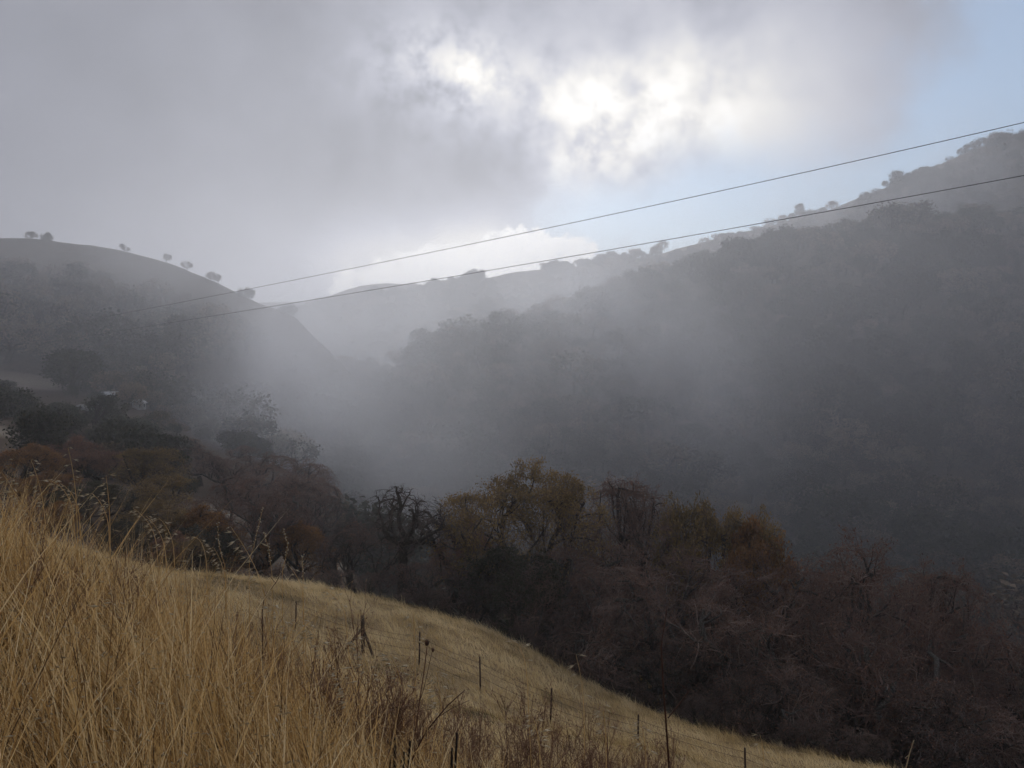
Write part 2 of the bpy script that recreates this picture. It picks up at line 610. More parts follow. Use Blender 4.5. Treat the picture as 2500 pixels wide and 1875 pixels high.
class Hill:
    def __init__(self, name, ridge, slope_near, slope_far, rnd, cell, rough, gully, seed, zmin):
        self.name, self.cell, self.zmin = name, cell, zmin
        self.p = np.array([P(*r) for r in ridge])
        self.sn, self.sf, self.rnd, self.rough, self.gully, self.seed = slope_near, slope_far, rnd, rough, gully, seed

    def z(self, x, y):
        x = np.asarray(x, float); y = np.asarray(y, float)
        p = self.p
        best = np.full(x.shape, 1e9); zr = np.zeros(x.shape); side = np.zeros(x.shape); tt = np.zeros(x.shape)
        acc = 0.0
        wsum = np.zeros(x.shape); zsum = np.zeros(x.shape)
        for a, b in zip(p[:-1], p[1:]):
            ab = b[:2] - a[:2]; L = np.hypot(*ab)
            t = np.clip(((x - a[0]) * ab[0] + (y - a[1]) * ab[1]) / L ** 2, 0, 1)
            dx, dy = x - a[0] - t * ab[0], y - a[1] - t * ab[1]
            d = np.hypot(dx, dy)
            s = ab[0] * dy - ab[1] * dx
            m = d < best
            w = 1.0 / (d + 2.0) ** 6
            wsum += w; zsum += w * (a[2] + t * (b[2] - a[2]))
            best = np.where(m, d, best)
            side = np.where(m, s, side)
            tt = np.where(m, acc + t * L, tt)
            acc += L
        zr = zsum / wsum
        sl = np.where(side < 0, self.sn, self.sf)
        if self.name == 'left_hill':          # the spur breaks off steeply at its valley end
            a, b = p[-2][:2], p[-1][:2]
            past = ((x - a[0]) * (b - a)[0] + (y - a[1]) * (b - a)[1]) / ((b - a) @ (b - a))
            sl = np.where(past > 0.5, 1.15, sl)
        d = np.sqrt(best ** 2 + self.rnd ** 2) - self.rnd
        z = zr - sl * d
        k = np.clip(best / 60.0, 0, 1)
        z += k * (fbm(tt, best * 0.35, self.seed, self.gully, 3) * self.rough)
        z += fbm(x, y, self.seed + 2, self.gully * 0.5, 4) * self.rough * 0.22
        return z

    def ridge_z(self, x, y):
        return np.interp(x, self.p[:, 0], self.p[:, 2])

    def build(self):
        p = self.p
        ext = (p[:, 2].max() - self.zmin) / min(self.sn, self.sf) * 1.05
        x0, x1 = p[:, 0].min() - ext, p[:, 0].max() + ext
        y0, y1 = p[:, 1].min() - ext, p[:, 1].max() + ext
        gx, gy = np.meshgrid(np.arange(x0, x1, self.cell), np.arange(y0, y1, self.cell))
        z = self.z(gx, gy)
        ny, nx = gx.shape
        keep = z > self.zmin
        i = np.arange(ny - 1)[:, None] * nx + np.arange(nx - 1)[None]
        k = keep[:-1, :-1] | keep[1:, :-1] | keep[:-1, 1:] | keep[1:, 1:]
        q = np.stack([i, i + 1, i + nx + 1, i + nx], -1)[k]
        used = np.unique(q)
        remap = np.zeros(nx * ny, int); remap[used] = np.arange(len(used))
        v = np.stack([gx.ravel(), gy.ravel(), z.ravel()], -1)[used]
        pale = land_pale(v[:, 0], v[:, 1], self.name)
        me = mesh_np(self.name, v, remap[q], None, MAT['hill'], {'pale': pale}, True)
        o = link(self.name, me)
        tag(o, kind='structure')
        return o


def land_pale(x, y, name):
    n_ = fbm(x, y, 21, 70.0, 4)
    if name == 'left_hill':
        return np.clip((n_ - 0.30) * 4, 0, 0.5)
    if name == 'back_ridge':
        return np.clip((n_ - 0.35) * 4, 0, 0.6)
    return np.clip((n_ - 0.5) * 4, 0, 0.4)


HILLS = [
    Hill('left_hill', [(-260, 250, 370), (-120, 243, 360), (0, 240, 350), (50, 241, 348), (90, 245, 345), (130, 253, 342), (165, 263, 340), (190, 272, 338), (215, 282, 335), (245, 296, 332), (270, 307, 330), (290, 313, 328), (298, 319, 327), (304, 345, 326), (310, 400, 325)],
         0.50, 0.75, 6.0, 4.0, 7.0, 55.0, 11, -75),
    Hill('right_hill', [(385, 380, 374), (420, 360, 387), (470, 345, 392), (530, 325, 396), (590, 310, 402), (650, 293, 418), (700, 270, 435), (770, 250, 444), (830, 239, 452), (930, 232, 470), (1024, 228, 487), (1200, 208, 520), (1500, 190, 555)],
         0.54, 0.45, 14.0, 6.0, 14.0, 90.0, 23, -110),
    Hill('middle_ridge', [(335, 358, 530), (380, 338, 540), (420, 324, 550), (500, 306, 565), (600, 290, 580), (690, 268, 590), (800, 260, 600)],
         0.5, 0.5, 12.0, 9.0, 12.0, 110.0, 31, -60),
    Hill('back_ridge', [(200, 325, 720), (250, 318, 720), (300, 310, 715), (350, 301, 710), (400, 293, 705), (450, 286, 700), (500, 277, 695), (530, 270, 690), (560, 267, 685), (650, 257, 675), (690, 247, 665), (750, 232, 655), (800, 217, 648), (830, 208, 645), (870, 193, 643), (900, 183, 641), (925, 171, 640), (950, 160, 640), (980, 146, 640), (1005, 142, 640), (1024, 141, 640), (1150, 125, 640), (1400, 130, 640)],
         0.5, 0.5, 12.0, 10.0, 14.0, 120.0, 41, -70),
    Hill('far_hill', [(200, 305, 1050), (310, 301, 1050), (335, 294, 1050), (360, 287, 1050), (385, 284, 1050), (430, 284, 1050), (520, 292, 1050)],
         0.35, 0.35, 22.0, 18.0, 8.0, 130.0, 51, -60),
]
HILL = {h.name: h for h in HILLS}


def land_z(x, y):
    z = ground_z(x, y)
    which = np.zeros(z.shape, int)
    for i, h in enumerate(HILLS):
        hz = h.z(x, y)
        which = np.where(hz > z, i + 1, which)
        z = np.maximum(z, hz)
    return z, which


def gz1(x, y):
    return float(land_z(np.array([x]), np.array([y]))[0][0])


def crest_D(x, y):
    """metres beyond (+) or before (-) the meadow's wooded edge"""
    cx = np.array([(px - 512) / FPX * D for px, py, D in CREST] + [30.0, 60.0])
    cyy = np.array([D for px, py, D in CREST] + [24.0, -10.0])
    return y - np.interp(x, cx, cyy)


def build_ground():
    nth, nr = 420, 190
    # finer where the slope drops away in front of the road, coarser behind
    th = np.concatenate([np.linspace(-55, 55, 300, endpoint=False), np.linspace(55, 305, 120, endpoint=False)]) * math.pi / 180
    rr = np.concatenate([[0.0], np.geomspace(0.5, 3200, nr - 1)])
    gx = rr[:, None] * np.sin(th)[None]
    gy = rr[:, None] * np.cos(th)[None]
    gz = ground_z(gx, gy)
    i = np.arange(nr - 1)[:, None] * nth
    j = np.arange(nth)[None]
    j2 = (j + 1) % nth
    q = np.stack([i + j, i + nth + j, i + nth + j2, i + j2], -1).reshape(-1, 4)
    x, y = gx.ravel(), gy.ravel()
    cd = crest_D(x, y)
    n_ = fbm(x, y, 7, 6.0, 3)
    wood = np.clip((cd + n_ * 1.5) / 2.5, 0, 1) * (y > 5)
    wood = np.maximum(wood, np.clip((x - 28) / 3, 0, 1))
    # pale earth: bank under the oaks, track at the left, hay meadow by the cabins
    pale = np.zeros(len(x))

    def patch(px0, px1, py, D, dw, amt=1.0):
        a = (px0 - 512) / FPX * D; b = (px1 - 512) / FPX * D
        u = (x - (a + b) / 2) / ((b - a) / 2); v = (y - D) / dw
        return np.clip(1.3 - np.sqrt(u * u + v * v) + n_ * 0.25, 0, 1) * amt
    for args in [(308, 350, 570, 100, 8, 0.5), (280, 300, 570, 92, 6, 0.3), (205, 245, 505, 104, 8, 0.5), (-60, 26, 434, 132, 5), (-40, 68, 388, 236, 22, 0.5)]:
        pale = np.maximum(pale, patch(*args))
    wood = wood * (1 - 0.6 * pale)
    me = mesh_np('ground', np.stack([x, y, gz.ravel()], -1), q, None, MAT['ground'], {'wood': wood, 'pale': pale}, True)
    o = link('ground', me)
    tag(o, kind='structure')


build_ground()
for h in HILLS:
    h.build()

# ------------------------------------------------------------------ haze
def build_haze():
    x0, x1, y0, y1, z0, z1 = -3400, 3400, -3400, 3400, -140, 212
    v = [(x, y, z) for z in (z0, z1) for y in (y0, y1) for x in (x0, x1)]
    q = [(0, 2, 3, 1), (4, 5, 7, 6), (0, 1, 5, 4), (2, 6, 7, 3), (0, 4, 6, 2), (1, 3, 7, 5)]
    m = bpy.data.materials.new('haze_air')
    m.use_nodes = True
    t = m.node_tree
    t.nodes.clear()
    out = t.nodes.new('ShaderNodeOutputMaterial')
    pv = t.nodes.new('ShaderNodeVolumePrincipled')
    pv.inputs['Color'].default_value = (0.865, 0.90, 0.99, 1)
    pv.inputs['Density'].default_value = HAZE_DENSITY
    pv.inputs['Anisotropy'].default_value = 0.55
    t.links.new(pv.outputs[0], out.inputs['Volume'])
    o = link('haze', mesh_np('haze', v, q, None, m))
    tag(o, 'pale even haze filling the whole valley', 'haze', kind='stuff')


HAZE_DENSITY = 0.00045
build_haze()


def build_wisps():
    """thicker fog drifting up out of the valley: soft-edged, wholly inside its box"""
    x0, x1, y0, y1, z0, z1 = -330, 520, 95, 660, -130, 208
    v = [(x, y, z) for z in (z0, z1) for y in (y0, y1) for x in (x0, x1)]
    q = [(0, 2, 3, 1), (4, 5, 7, 6), (0, 1, 5, 4), (2, 6, 7, 3), (0, 4, 6, 2), (1, 3, 7, 5)]
    m = bpy.data.materials.new('fog_wisps')
    m.use_nodes = True
    t = m.node_tree
    t.nodes.clear()
    S.tree = t
    out = t.nodes.new('ShaderNodeOutputMaterial')
    pv = t.nodes.new('ShaderNodeVolumePrincipled')
    pv.inputs['Color'].default_value = (0.865, 0.90, 0.99, 1)
    pv.inputs['Anisotropy'].default_value = 0.55
    g = t.nodes.new('ShaderNodeNewGeometry')
    n = t.nodes.new('ShaderNodeTexNoise')
    n.inputs['Scale'].default_value = 0.016
    n.inputs['Detail'].default_value = 2
    mp = t.nodes.new('ShaderNodeVectorMath'); mp.operation = 'MULTIPLY'
    mp.inputs[1].default_value = (1.5, 1.0, 0.75)
    t.links.new(g.outputs['Position'], mp.inputs[0])
    t.links.new(mp.outputs[0], n.inputs['Vector'])
    # noise pushes the puffs about, then thins them
    ad = t.nodes.new('ShaderNodeVectorMath'); ad.operation = 'MULTIPLY_ADD'
    t.links.new(n.outputs['Color'], ad.inputs[0])
    ad.inputs[1].default_value = (70, 60, 50)
    t.links.new(g.outputs['Position'], ad.inputs[2])

    def puff(px, py, D, sx, sy, sz):
        c = P(px, py, D) + np.array([35, 30, 25])
        a = t.nodes.new('ShaderNodeVectorMath'); a.operation = 'MULTIPLY_ADD'
        t.links.new(ad.outputs[0], a.inputs[0])
        a.inputs[1].default_value = (1 / sx, 1 / sy, 1 / sz)
        a.inputs[2].default_value = (-c[0] / sx, -c[1] / sy, -c[2] / sz)
        d = t.nodes.new('ShaderNodeVectorMath'); d.operation = 'DOT_PRODUCT'
        t.links.new(a.outputs[0], d.inputs[0]); t.links.new(a.outputs[0], d.inputs[1])
        return S.op('POWER', 0.367879, S(d.outputs['Value']))
    dens = None
    for args, k in WISPS:
        b = puff(*args) * k
        dens = b if dens is None else dens + b
    nz = S(n.outputs[0])
    dens = S.op('MAXIMUM', (dens - 0.04) * (0.22 + smooth(nz, 0.38, 0.66)), 0.0) * WISP_DENSITY
    # the fog that fills the valley itself, thinning upwards and towards the road
    sp = t.nodes.new('ShaderNodeSeparateXYZ')
    t.links.new(g.outputs['Position'], sp.inputs[0])
    px_, py_, pz_ = (S(sp.outputs[i]) for i in range(3))
    body = smooth(pz_ + nz * 60.0, 150.0, 10.0) * smooth(py_, 105.0, 230.0) * smooth(py_, 655.0, 560.0)
    body = body * smooth(px_, -325.0, -230.0) * (0.45 + 0.55 * smooth(px_, 330.0, 90.0)) * smooth(px_, 515.0, 400.0)
    dens = dens + body * (0.5 + nz) * VALLEY_FOG
    t.links.new(dens.s, pv.inputs['Density'])
    t.links.new(pv.outputs[0], out.inputs['Volume'])
    o = link('haze', mesh_np('haze_wisps', v, q, None, m))
    tag(o, 'drifting wisps of thicker fog rising out of the valley', 'fog', kind='stuff')


WISP_DENSITY = 0.011
VALLEY_FOG = 0.0020
WISPS = [((325, 322, 285, 24, 26, 15), 1.9), ((338, 350, 270, 24, 28, 18), 2.0), ((350, 392, 250, 24, 30, 22), 1.5), ((375, 440, 225, 24, 30, 18), 1.3), ((420, 478, 205, 30, 30, 14), 0.9),
         ((290, 395, 240, 18, 26, 16), 0.7), ((600, 305, 350, 34, 34, 28), 0.9), ((640, 355, 300, 30, 34, 28), 1.0), ((690, 415, 260, 30, 34, 26), 0.9), ((520, 400, 270, 20, 34, 26), 0.6),
         ((900, 215, 550, 130, 40, 60), 0.8), ((480, 330, 470, 90, 40, 40), 0.5), ((40, 262, 300, 80, 30, 26), 0.45), ((190, 285, 295, 45, 28, 22), 0.55)]
build_wisps()

# ------------------------------------------------------------------ trees
UP = np.array([0, 0, 1.0])


def grow(rng, start, d, length, k, wander, trop):
    """B polylines of k segments wandering from start along d"""
    B = len(start)
    pts = np.empty((B, k + 1, 3))
    pts[:, 0] = start
    cur = norm(d)
    step = (np.broadcast_to(length, (B,)) / k)[:, None]
    for i in range(k):
        cur = norm(cur + rng.normal(0, wander, (B, 3)) + trop)
        pts[:, i + 1] = pts[:, i] + cur * step
    return pts


def spawn(rng, pts, n, t0, t1, a0, a1):
    """n side shoots on every parent polyline: start points, directions, parent parameter"""
    B, k1, _ = pts.shape
    t = rng.uniform(t0, t1, (B, n))
    f = t * (k1 - 1)
    i = np.minimum(f.astype(int), k1 - 2)
    fr = (f - i)[..., None]
    b = np.arange(B)[:, None]
    pa, pb = pts[b, i], pts[b, i + 1]
    pos = pa * (1 - fr) + pb * fr
    tan = norm(pb - pa)
    rv = rng.normal(0, 1, (B, n, 3))
    perp = norm(rv - (rv * tan).sum(-1, keepdims=True) * tan)
    a = rng.uniform(a0, a1, (B, n))[..., None]
    d = tan * np.cos(a) + perp * np.sin(a)
    return pos.reshape(-1, 3), d.reshape(-1, 3), t.reshape(-1)


def rad_taper(r0, r1, k):
    return r0[:, None] + (r1 - r0)[:, None] * np.linspace(0, 1, k)[None] ** 0.8


def gen_oak(seed, H=12.0, limbs=6, sub=6, shoots=8, twigs=7, trunk_h=0.22, limb_len=0.50, lean=0.0, wander=0.26, spread=(0.5, 1.15), stems=1, trunk_r=None, fine=True, low=0.72):
    """levels of branching for one oak, rooted at the origin"""
    rng = np.random.default_rng(seed)
    lv = []
    R = trunk_r or 0.035 * H
    s0 = rng.normal(0, 0.25 * (stems > 1), (stems, 3)); s0[:, 2] = -0.6
    d0 = np.tile(UP, (stems, 1)) + rng.normal(0, 0.12 + 0.14 * (stems > 1), (stems, 3)) + np.array([lean, 0, 0])
    th = trunk_h * H + 0.6
    p0 = grow(rng, s0, d0, th * rng.uniform(0.8, 1.2, stems), 5, 0.10, UP * 0.05)
    r0 = np.full(stems, R / math.sqrt(stems))
    rad0 = rad_taper(r0, r0 * 0.72, 6); rad0[:, 0] *= 1.6; rad0[:, 1] *= 1.12
    lv.append((p0, rad0))
    pos, d, t = spawn(rng, p0, limbs, low, 1.0, *spread)
    # one leader carries on from the trunk's top
    pos[::limbs] = p0[:, -1]; d[::limbs] = norm(p0[:, -1] - p0[:, -2]) + rng.normal(0, .15, (stems, 3))
    L1 = limb_len * H * rng.uniform(0.75, 1.2, len(pos))
    p1 = grow(rng, pos, d, L1, 8, wander, UP * 0.10)
    r1 = R / math.sqrt(stems) * rng.uniform(0.36, 0.58, len(pos))
    lv.append((p1, rad_taper(r1, r1 * 0.28, 9)))
    pos, d, t = spawn(rng, p1, sub, 0.28, 1.0, 0.45, 1.2)
    L2 = limb_len * H * 0.50 * rng.uniform(0.6, 1.2, len(pos)) * (1.15 - 0.5 * t)
    p2 = grow(rng, pos, d, L2, 6, wander * 1.2, UP * 0.06)
    r2 = np.repeat(r1, sub) * (1 - 0.65 * t) * 0.55
    lv.append((p2, rad_taper(r2, r2 * 0.3, 7)))
    pos, d, t = spawn(rng, p2, shoots, 0.25, 1.0, 0.4, 1.2)
    L3 = limb_len * H * 0.24 * rng.uniform(0.55, 1.25, len(pos))
    p3 = grow(rng, pos, d, L3, 4, wander * 1.2, UP * 0.03)
    r3 = np.maximum(np.repeat(r2, shoots) * (1 - 0.6 * t) * 0.5, 0.009)
    lv.append((p3, rad_taper(r3, r3 * 0.4, 5)))
    if fine:
        pos, d, t = spawn(rng, p3, twigs, 0.2, 1.0, 0.35, 1.1)
        L4 = limb_len * H * 0.12 * rng.uniform(0.5, 1.3, len(pos))
        p4 = grow(rng, pos, d, L4, 2, 0.3, UP * 0.0)
        lv.append((p4, np.tile(np.array([[0.008, 0.0065, 0.0045]]), (len(pos), 1))))
    # light and wind round the crown off: whatever shoots past the dome is drawn in
    allp = np.concatenate([p.reshape(-1, 3) for p, r in lv[2:]])
    c = np.array([np.median(allp[:, 0]), np.median(allp[:, 1]), np.percentile(allp[:, 2], 35)])
    q = np.abs(allp - c)
    rx = np.percentile(np.hypot(q[:, 0], q[:, 1]), 80) * 1.06
    rz = np.percentile(allp[:, 2] - c[2], 88) * 0.95
    rl = np.percentile(c[2] - allp[:, 2], 97)
    for i in range(1, len(lv)):
        p = lv[i][0]
        d = p - c
        s = np.stack([d[..., 0] / rx, d[..., 1] / rx, np.where(d[..., 2] > 0, d[..., 2] / rz, d[..., 2] / rl)], -1)
        n = np.linalg.norm(s, axis=-1, keepdims=True)
        lump = 1.0 + 0.16 * np.sin(s[..., :1] * 5 + seed) * np.cos(s[..., 1:2] * 4.3 - seed) + 0.08 * np.sin(s[..., 2:3] * 9 + s[..., :1] * 7)
        f = np.where(n > 0.8 * lump, (0.8 * lump + (n - 0.8 * lump) * 0.26) / np.maximum(n, 1e-6), 1.0)
        lv[i] = (c + d * f, lv[i][1])
    return lv, rng


def oak_meshes(name, seed, leaf=None, leaf_n=0, leaf_size=0.15, leaf_where=None, bark='bark', twig='twig', **kw):
    """trunk / twigs / crown meshes and the drawn height"""
    lv, rng = gen_oak(seed, **kw)
    tr = MB()
    for (p, r), sides in zip(lv[:3], (9, 6, 5)):
        tr.tubes(p, r, sides)
    tw = MB()
    for (p, r), sides in zip(lv[3:], (4, 3)):
        tw.tubes(p, r, sides, np.clip(rng.normal(0.45, 0.2, len(p)), 0, 1))
    parts = [('trunk', tr.mesh(name + '_trunk', MAT[bark], True)), ('twigs', tw.mesh(name + '_twigs', MAT[twig]))]
    allp = np.concatenate([p.reshape(-1, 3) for p, r in lv])
    top = np.percentile(allp[:, 2], 99.7)
    if leaf:
        src = np.concatenate([lv[-1][0].reshape(-1, 3), lv[-2][0][:, 1:].reshape(-1, 3)])
        w = np.ones(len(src)) if leaf_where is None else leaf_where(src / top, rng)
        idx = rng.choice(len(src), leaf_n, p=w / w.sum())
        # leaves gather in sprays
        pos = src[idx] + rng.normal(0, leaf_size * 0.9, (leaf_n, 3))
        cl = fbm(src[idx][:, 0] * 1.7 + src[idx][:, 2], src[idx][:, 1] * 1.7 - src[idx][:, 2], seed, 1.6, 2)
        lf = MB()
        lf.diamonds(pos, rng.normal(0, 1, (leaf_n, 3)) + np.array([0, 0, -0.3]), rng.normal(0, 1, (leaf_n, 3)) + UP * 0.8,
                    leaf_size * rng.uniform(0.7, 1.4, leaf_n), leaf_size * rng.uniform(0.45, 0.8, leaf_n), np.clip(0.5 + cl * 0.35 + rng.normal(0, 0.16, leaf_n), 0, 1))
        parts.append(('crown', lf.mesh(name + '_crown', MAT[leaf])))
    return parts, top


def upper(lo, hi):
    return lambda p, rng: np.clip((p[:, 2] - lo) / (hi - lo), 0.0, 1) + 0.02


OAKS = {}
def kind(key, *a, **k): OAKS[key] = oak_meshes(key, *a, **k)

kind('gnarled', 3, H=11, limbs=6, sub=6, shoots=6, twigs=4, wander=0.42, limb_len=0.46, trunk_h=0.42, spread=(0.5, 1.3))
kind('gnarled_b', 9, H=9, limbs=5, sub=6, shoots=6, twigs=5, wander=0.40, limb_len=0.50, trunk_h=0.3)
kind('olive', 15, 'leaf_olive', 22000, 0.105, upper(0.45, 0.85), H=13, limbs=8, sub=7, shoots=8, twigs=7, wander=0.25, limb_len=0.62, trunk_h=0.2, spread=(0.6, 1.35))
kind('olive_b', 21, 'leaf_olive', 16000, 0.105, upper(0.1, 0.7), H=11, low=0.45, limbs=8, sub=6, shoots=8, twigs=7, limb_len=0.5, trunk_h=0.3)
kind('red_twig', 27, 'leaf_red', 5000, 0.085, None, 'bark_lichen', 'twig_red', H=13, limbs=9, sub=7, shoots=8, twigs=9, wander=0.27, limb_len=0.55, trunk_h=0.2, spread=(0.4, 1.3))
kind('red_twig_b', 33, 'leaf_red', 3500, 0.085, None, 'bark_lichen', 'twig_red', H=12, limbs=8, sub=7, shoots=8, twigs=9, wander=0.32, limb_len=0.58, trunk_h=0.16, spread=(0.6, 1.45))
kind('tall_twig', 39, 'leaf_red', 3500, 0.085, None, 'bark', 'twig_red', H=14, limbs=8, sub=7, shoots=7, twigs=9, wander=0.24, limb_len=0.5, trunk_h=0.3, spread=(0.25, 0.9))
kind('rust', 45, 'leaf_rust', 24000, 0.115, None, H=9, limbs=9, sub=6, shoots=6, twigs=5, limb_len=0.50, trunk_h=0.3, spread=(0.5, 1.4), low=0.4)
kind('rust_b', 51, 'leaf_red', 13000, 0.11, None, twig='twig_red', H=9, limbs=9, sub=6, shoots=6, twigs=6, limb_len=0.48, trunk_h=0.32, spread=(0.5, 1.4), low=0.4)
kind('dark', 57, 'leaf_dark', 20000, 0.11, None, H=9, limbs=8, sub=6, shoots=6, twigs=5, limb_len=0.52, trunk_h=0.2, stems=2)
kind('under', 63, 'leaf_red', 1800, 0.08, None, H=7, limbs=6, sub=5, shoots=6, twigs=5, limb_len=0.5, trunk_h=0.28, stems=3, wander=0.3)


def place_tree(name, label, parts, top, loc, height, rz, group, width=1.0, cat='tree', squash=1.0):
    e = link(name, None)
    e.empty_display_size = 0.5
    s = height / top
    e.location = loc
    e.rotation_euler = (0, 0, rz)
    e.scale = (s * width, s * width * squash, s)
    tag(e, label, cat, group)
    for pn, me in parts:
        o = link(pn, me, e)
        if pn in ('twigs', 'crown'): o['kind'] = 'stuff'
    return e


OAK_SPOTS = [
    # px of crown centre, py of crown top, depth, kind, turn, widening, label
    (22, 444, 88, 'rust', 0.3, 1.5, 'orange-brown oak at the left edge behind the seeding grass'),
    (62, 440, 94, 'rust_b', 1.7, 1.5, 'reddish-brown oak crown just below the pale track at far left'),
    (104, 442, 95, 'rust_b', 2.9, 1.5, 'thin-leaved russet oak left of the olive crowns, beyond the tallest oat stalk'),
    (136, 450, 88, 'olive_b', 0.8, 1.55, 'olive oak, highest of the rounded crowns on the left'),
    (170, 474, 82, 'olive_b', 4.0, 1.5, 'olive oak at the right end of the leafy clump on the left'),
    (40, 474, 74, 'rust', 2.2, 1.5, 'bright orange-leaved oak low in the clump at far left'),
    (98, 482, 72, 'dark', 1.1, 1.3, 'dark leafy oak in the middle of the clump on the left'),
    (148, 500, 70, 'olive_b', 5.1, 1.4, 'shaded brownish olive oak at the foot of the clump on the left'),
    (185, 528, 66, 'dark', 3.3, 1.3, 'low dark oak right behind the seeding grass edge'),
    (200, 446, 138, 'red_twig', 1.1, 1.3, 'dim purplish oak just right of the olive clump, deeper in the haze'),
    (226, 458, 126, 'tall_twig', 2.7, 1.4, 'dim grey-brown bare oak above the small orange oak'),
    (252, 452, 140, 'red_twig_b', 4.1, 1.3, 'hazy bare oak above and left of the bare reddish oak'),
    (276, 464, 124, 'red_twig', 5.2, 1.3, 'hazy bare oak right above the bare reddish oak'),
    (300, 478, 116, 'red_twig_b', 0.4, 1.2, 'hazy bare oak behind the orange-topped small oak'),
    (322, 492, 108, 'under', 3.3, 1.3, 'low hazy oak behind the arching leafless oak'),
    (182, 436, 160, 'red_twig_b', 2.0, 1.4, 'faint greyish oak beyond the right end of the olive clump'),
    (235, 446, 170, 'tall_twig', 0.9, 1.4, 'faint oak highest among the hazy ones above the small orange oak'),
    (262, 480, 72, 'red_twig', 0.4, 0.95, 'bare reddish oak standing behind the small orange oak'),
    (12, 498, 66, 'rust_b', 0.5, 1.3, 'reddish oak lowest at the left picture edge, just above the grass'),
    (66, 502, 66, 'rust', 3.5, 1.25, 'orange oak right above the grass below the left clump'),
    (120, 522, 63, 'dark', 2.2, 1.3, 'dark bushy oak just above the oat heads on the left'),
    (160, 536, 62, 'rust_b', 1.2, 1.2, 'low reddish oak just above the bank edge on the left'),
    (220, 506, 70, 'rust', 4.4, 1.0, 'small orange oak at the left end of the meadow crest'),
    (196, 540, 62, 'olive_b', 2.4, 1.2, 'brownish low oak beside the left end of the meadow crest'),
    (302, 520, 72, 'rust', 5.4, 0.95, 'small oak with an orange top above the pale earth bank'),
    (338, 524, 64, 'gnarled_b', 0.9, 1.1, 'leafless oak with an arching limb at the right of the pale bank'),
    (366, 528, 62, 'under', 2.0, 1.1, 'bushy dark oak between the two leafless gnarled oaks'),
    (402, 481, 61, 'gnarled', 0.55, 0.95, 'gnarled leafless oak with a flat twisted top against the fog'),
    (446, 500, 64, 'gnarled_b', 3.9, 1.0, 'leafless twiggy oak right of the flat-topped gnarled oak'),
    (458, 528, 60, 'rust_b', 1.3, 0.75, 'small oak with red leaves left of the big yellow crown'),
    (420, 558, 56, 'under', 4.6, 1.1, 'low dark oak at the meadow edge under the gnarled oak'),
    (538, 466, 63, 'olive', 0.0, 1.35, 'broad oak with a yellow-olive domed crown, largest of the yellow crowns'),
    (500, 548, 56, 'dark', 2.7, 1.0, 'dark leafy oak at the meadow edge below the yellow dome'),
    (560, 552, 55, 'red_twig_b', 5.7, 0.9, 'dark bare oak with forked trunks at the meadow edge below the yellow dome'),
    (640, 484, 64, 'tall_twig', 1.9, 1.15, 'tall brownish bare oak right of the yellow dome'),
    (695, 500, 66, 'olive_b', 3.6, 1.0, 'oak with a yellowish top right of the tall bare oak'),
    (738, 514, 64, 'olive_b', 0.2, 0.9, 'smaller yellow-topped oak left of the big reddish crowns'),
    (768, 530, 61, 'rust', 2.6, 0.85, 'oak with a small ochre tuft left of the big reddish crowns'),
    (620, 548, 56, 'red_twig', 4.2, 0.95, 'reddish bare oak leaning over the meadow edge in mid picture'),
    (680, 568, 52, 'red_twig_b', 0.7, 1.0, 'purplish bare oak over the bend of the meadow edge'),
    (600, 600, 53, 'under', 3.1, 1.0, 'low thicket oak on the meadow edge in mid picture'),
    (838, 530, 56, 'red_twig', 2.3, 1.15, 'largest purplish-red bare oak on the right'),
    (762, 556, 52, 'red_twig_b', 3.9, 1.0, 'reddish twiggy oak left of the largest bare oak'),
    (905, 552, 60, 'tall_twig', 5.0, 1.25, 'greyish bare oak behind the largest bare oak'),
    (800, 610, 47, 'red_twig_b', 1.4, 1.0, 'dense twiggy oak with pale lichened limbs by the lower meadow'),
    (870, 612, 47, 'red_twig', 5.9, 1.0, 'pale-limbed oak with crooked lichened branches at lower right'),
    (940, 598, 54, 'red_twig_b', 2.9, 1.15, 'reddish oak on the right with drooping branches'),
    (998, 620, 52, 'red_twig', 0.9, 1.1, 'brown bare oak at the right edge'),
    (1040, 650, 47, 'red_twig_b', 4.8, 1.1, 'bare oak cut by the right edge of the picture'),
    (720, 640, 47, 'under', 1.0, 1.15, 'dark thicket oak at the bend of the meadow edge'),
    (760, 668, 44, 'under', 4.0, 1.1, 'dark many-stemmed oak above the lower meadow edge'),
    (660, 640, 50, 'under', 5.5, 1.1, 'dark many-stemmed oak with bare trunks on the meadow edge'),
    (830, 680, 43, 'under', 2.5, 1.2, 'low dark oak with pale twigs above the lower meadow'),
    (900, 690, 43, 'under', 0.3, 1.2, 'low tangle of dark oak near the lower right corner'),
    (960, 690, 44, 'red_twig_b', 3.0, 1.0, 'bare oak low in the lower right corner'),
    (540, 610, 54, 'under', 1.7, 1.0, 'dark undergrowth oak in the shade under the yellow dome'),
    (470, 575, 57, 'under', 0.1, 1.0, 'dark undergrowth oak between gnarled oak and yellow dome'),
]


def build_oaks():
    for px, py, D, k, rz, wd, label in OAK_SPOTS:
        parts, top = OAKS[k]
        t = P(px, py, D)
        z = gz1(t[0], D) - 0.1
        h = t[2] - z
        nm = {'gnarled': 'bare_oak', 'gnarled_b': 'bare_oak'}.get(k, 'oak_tree')
        place_tree(nm, label, parts, top, (t[0], D, z), h, rz, 'oaks along the meadow edge', wd * min(1.0, 11.0 / h) if h > 13 else wd)


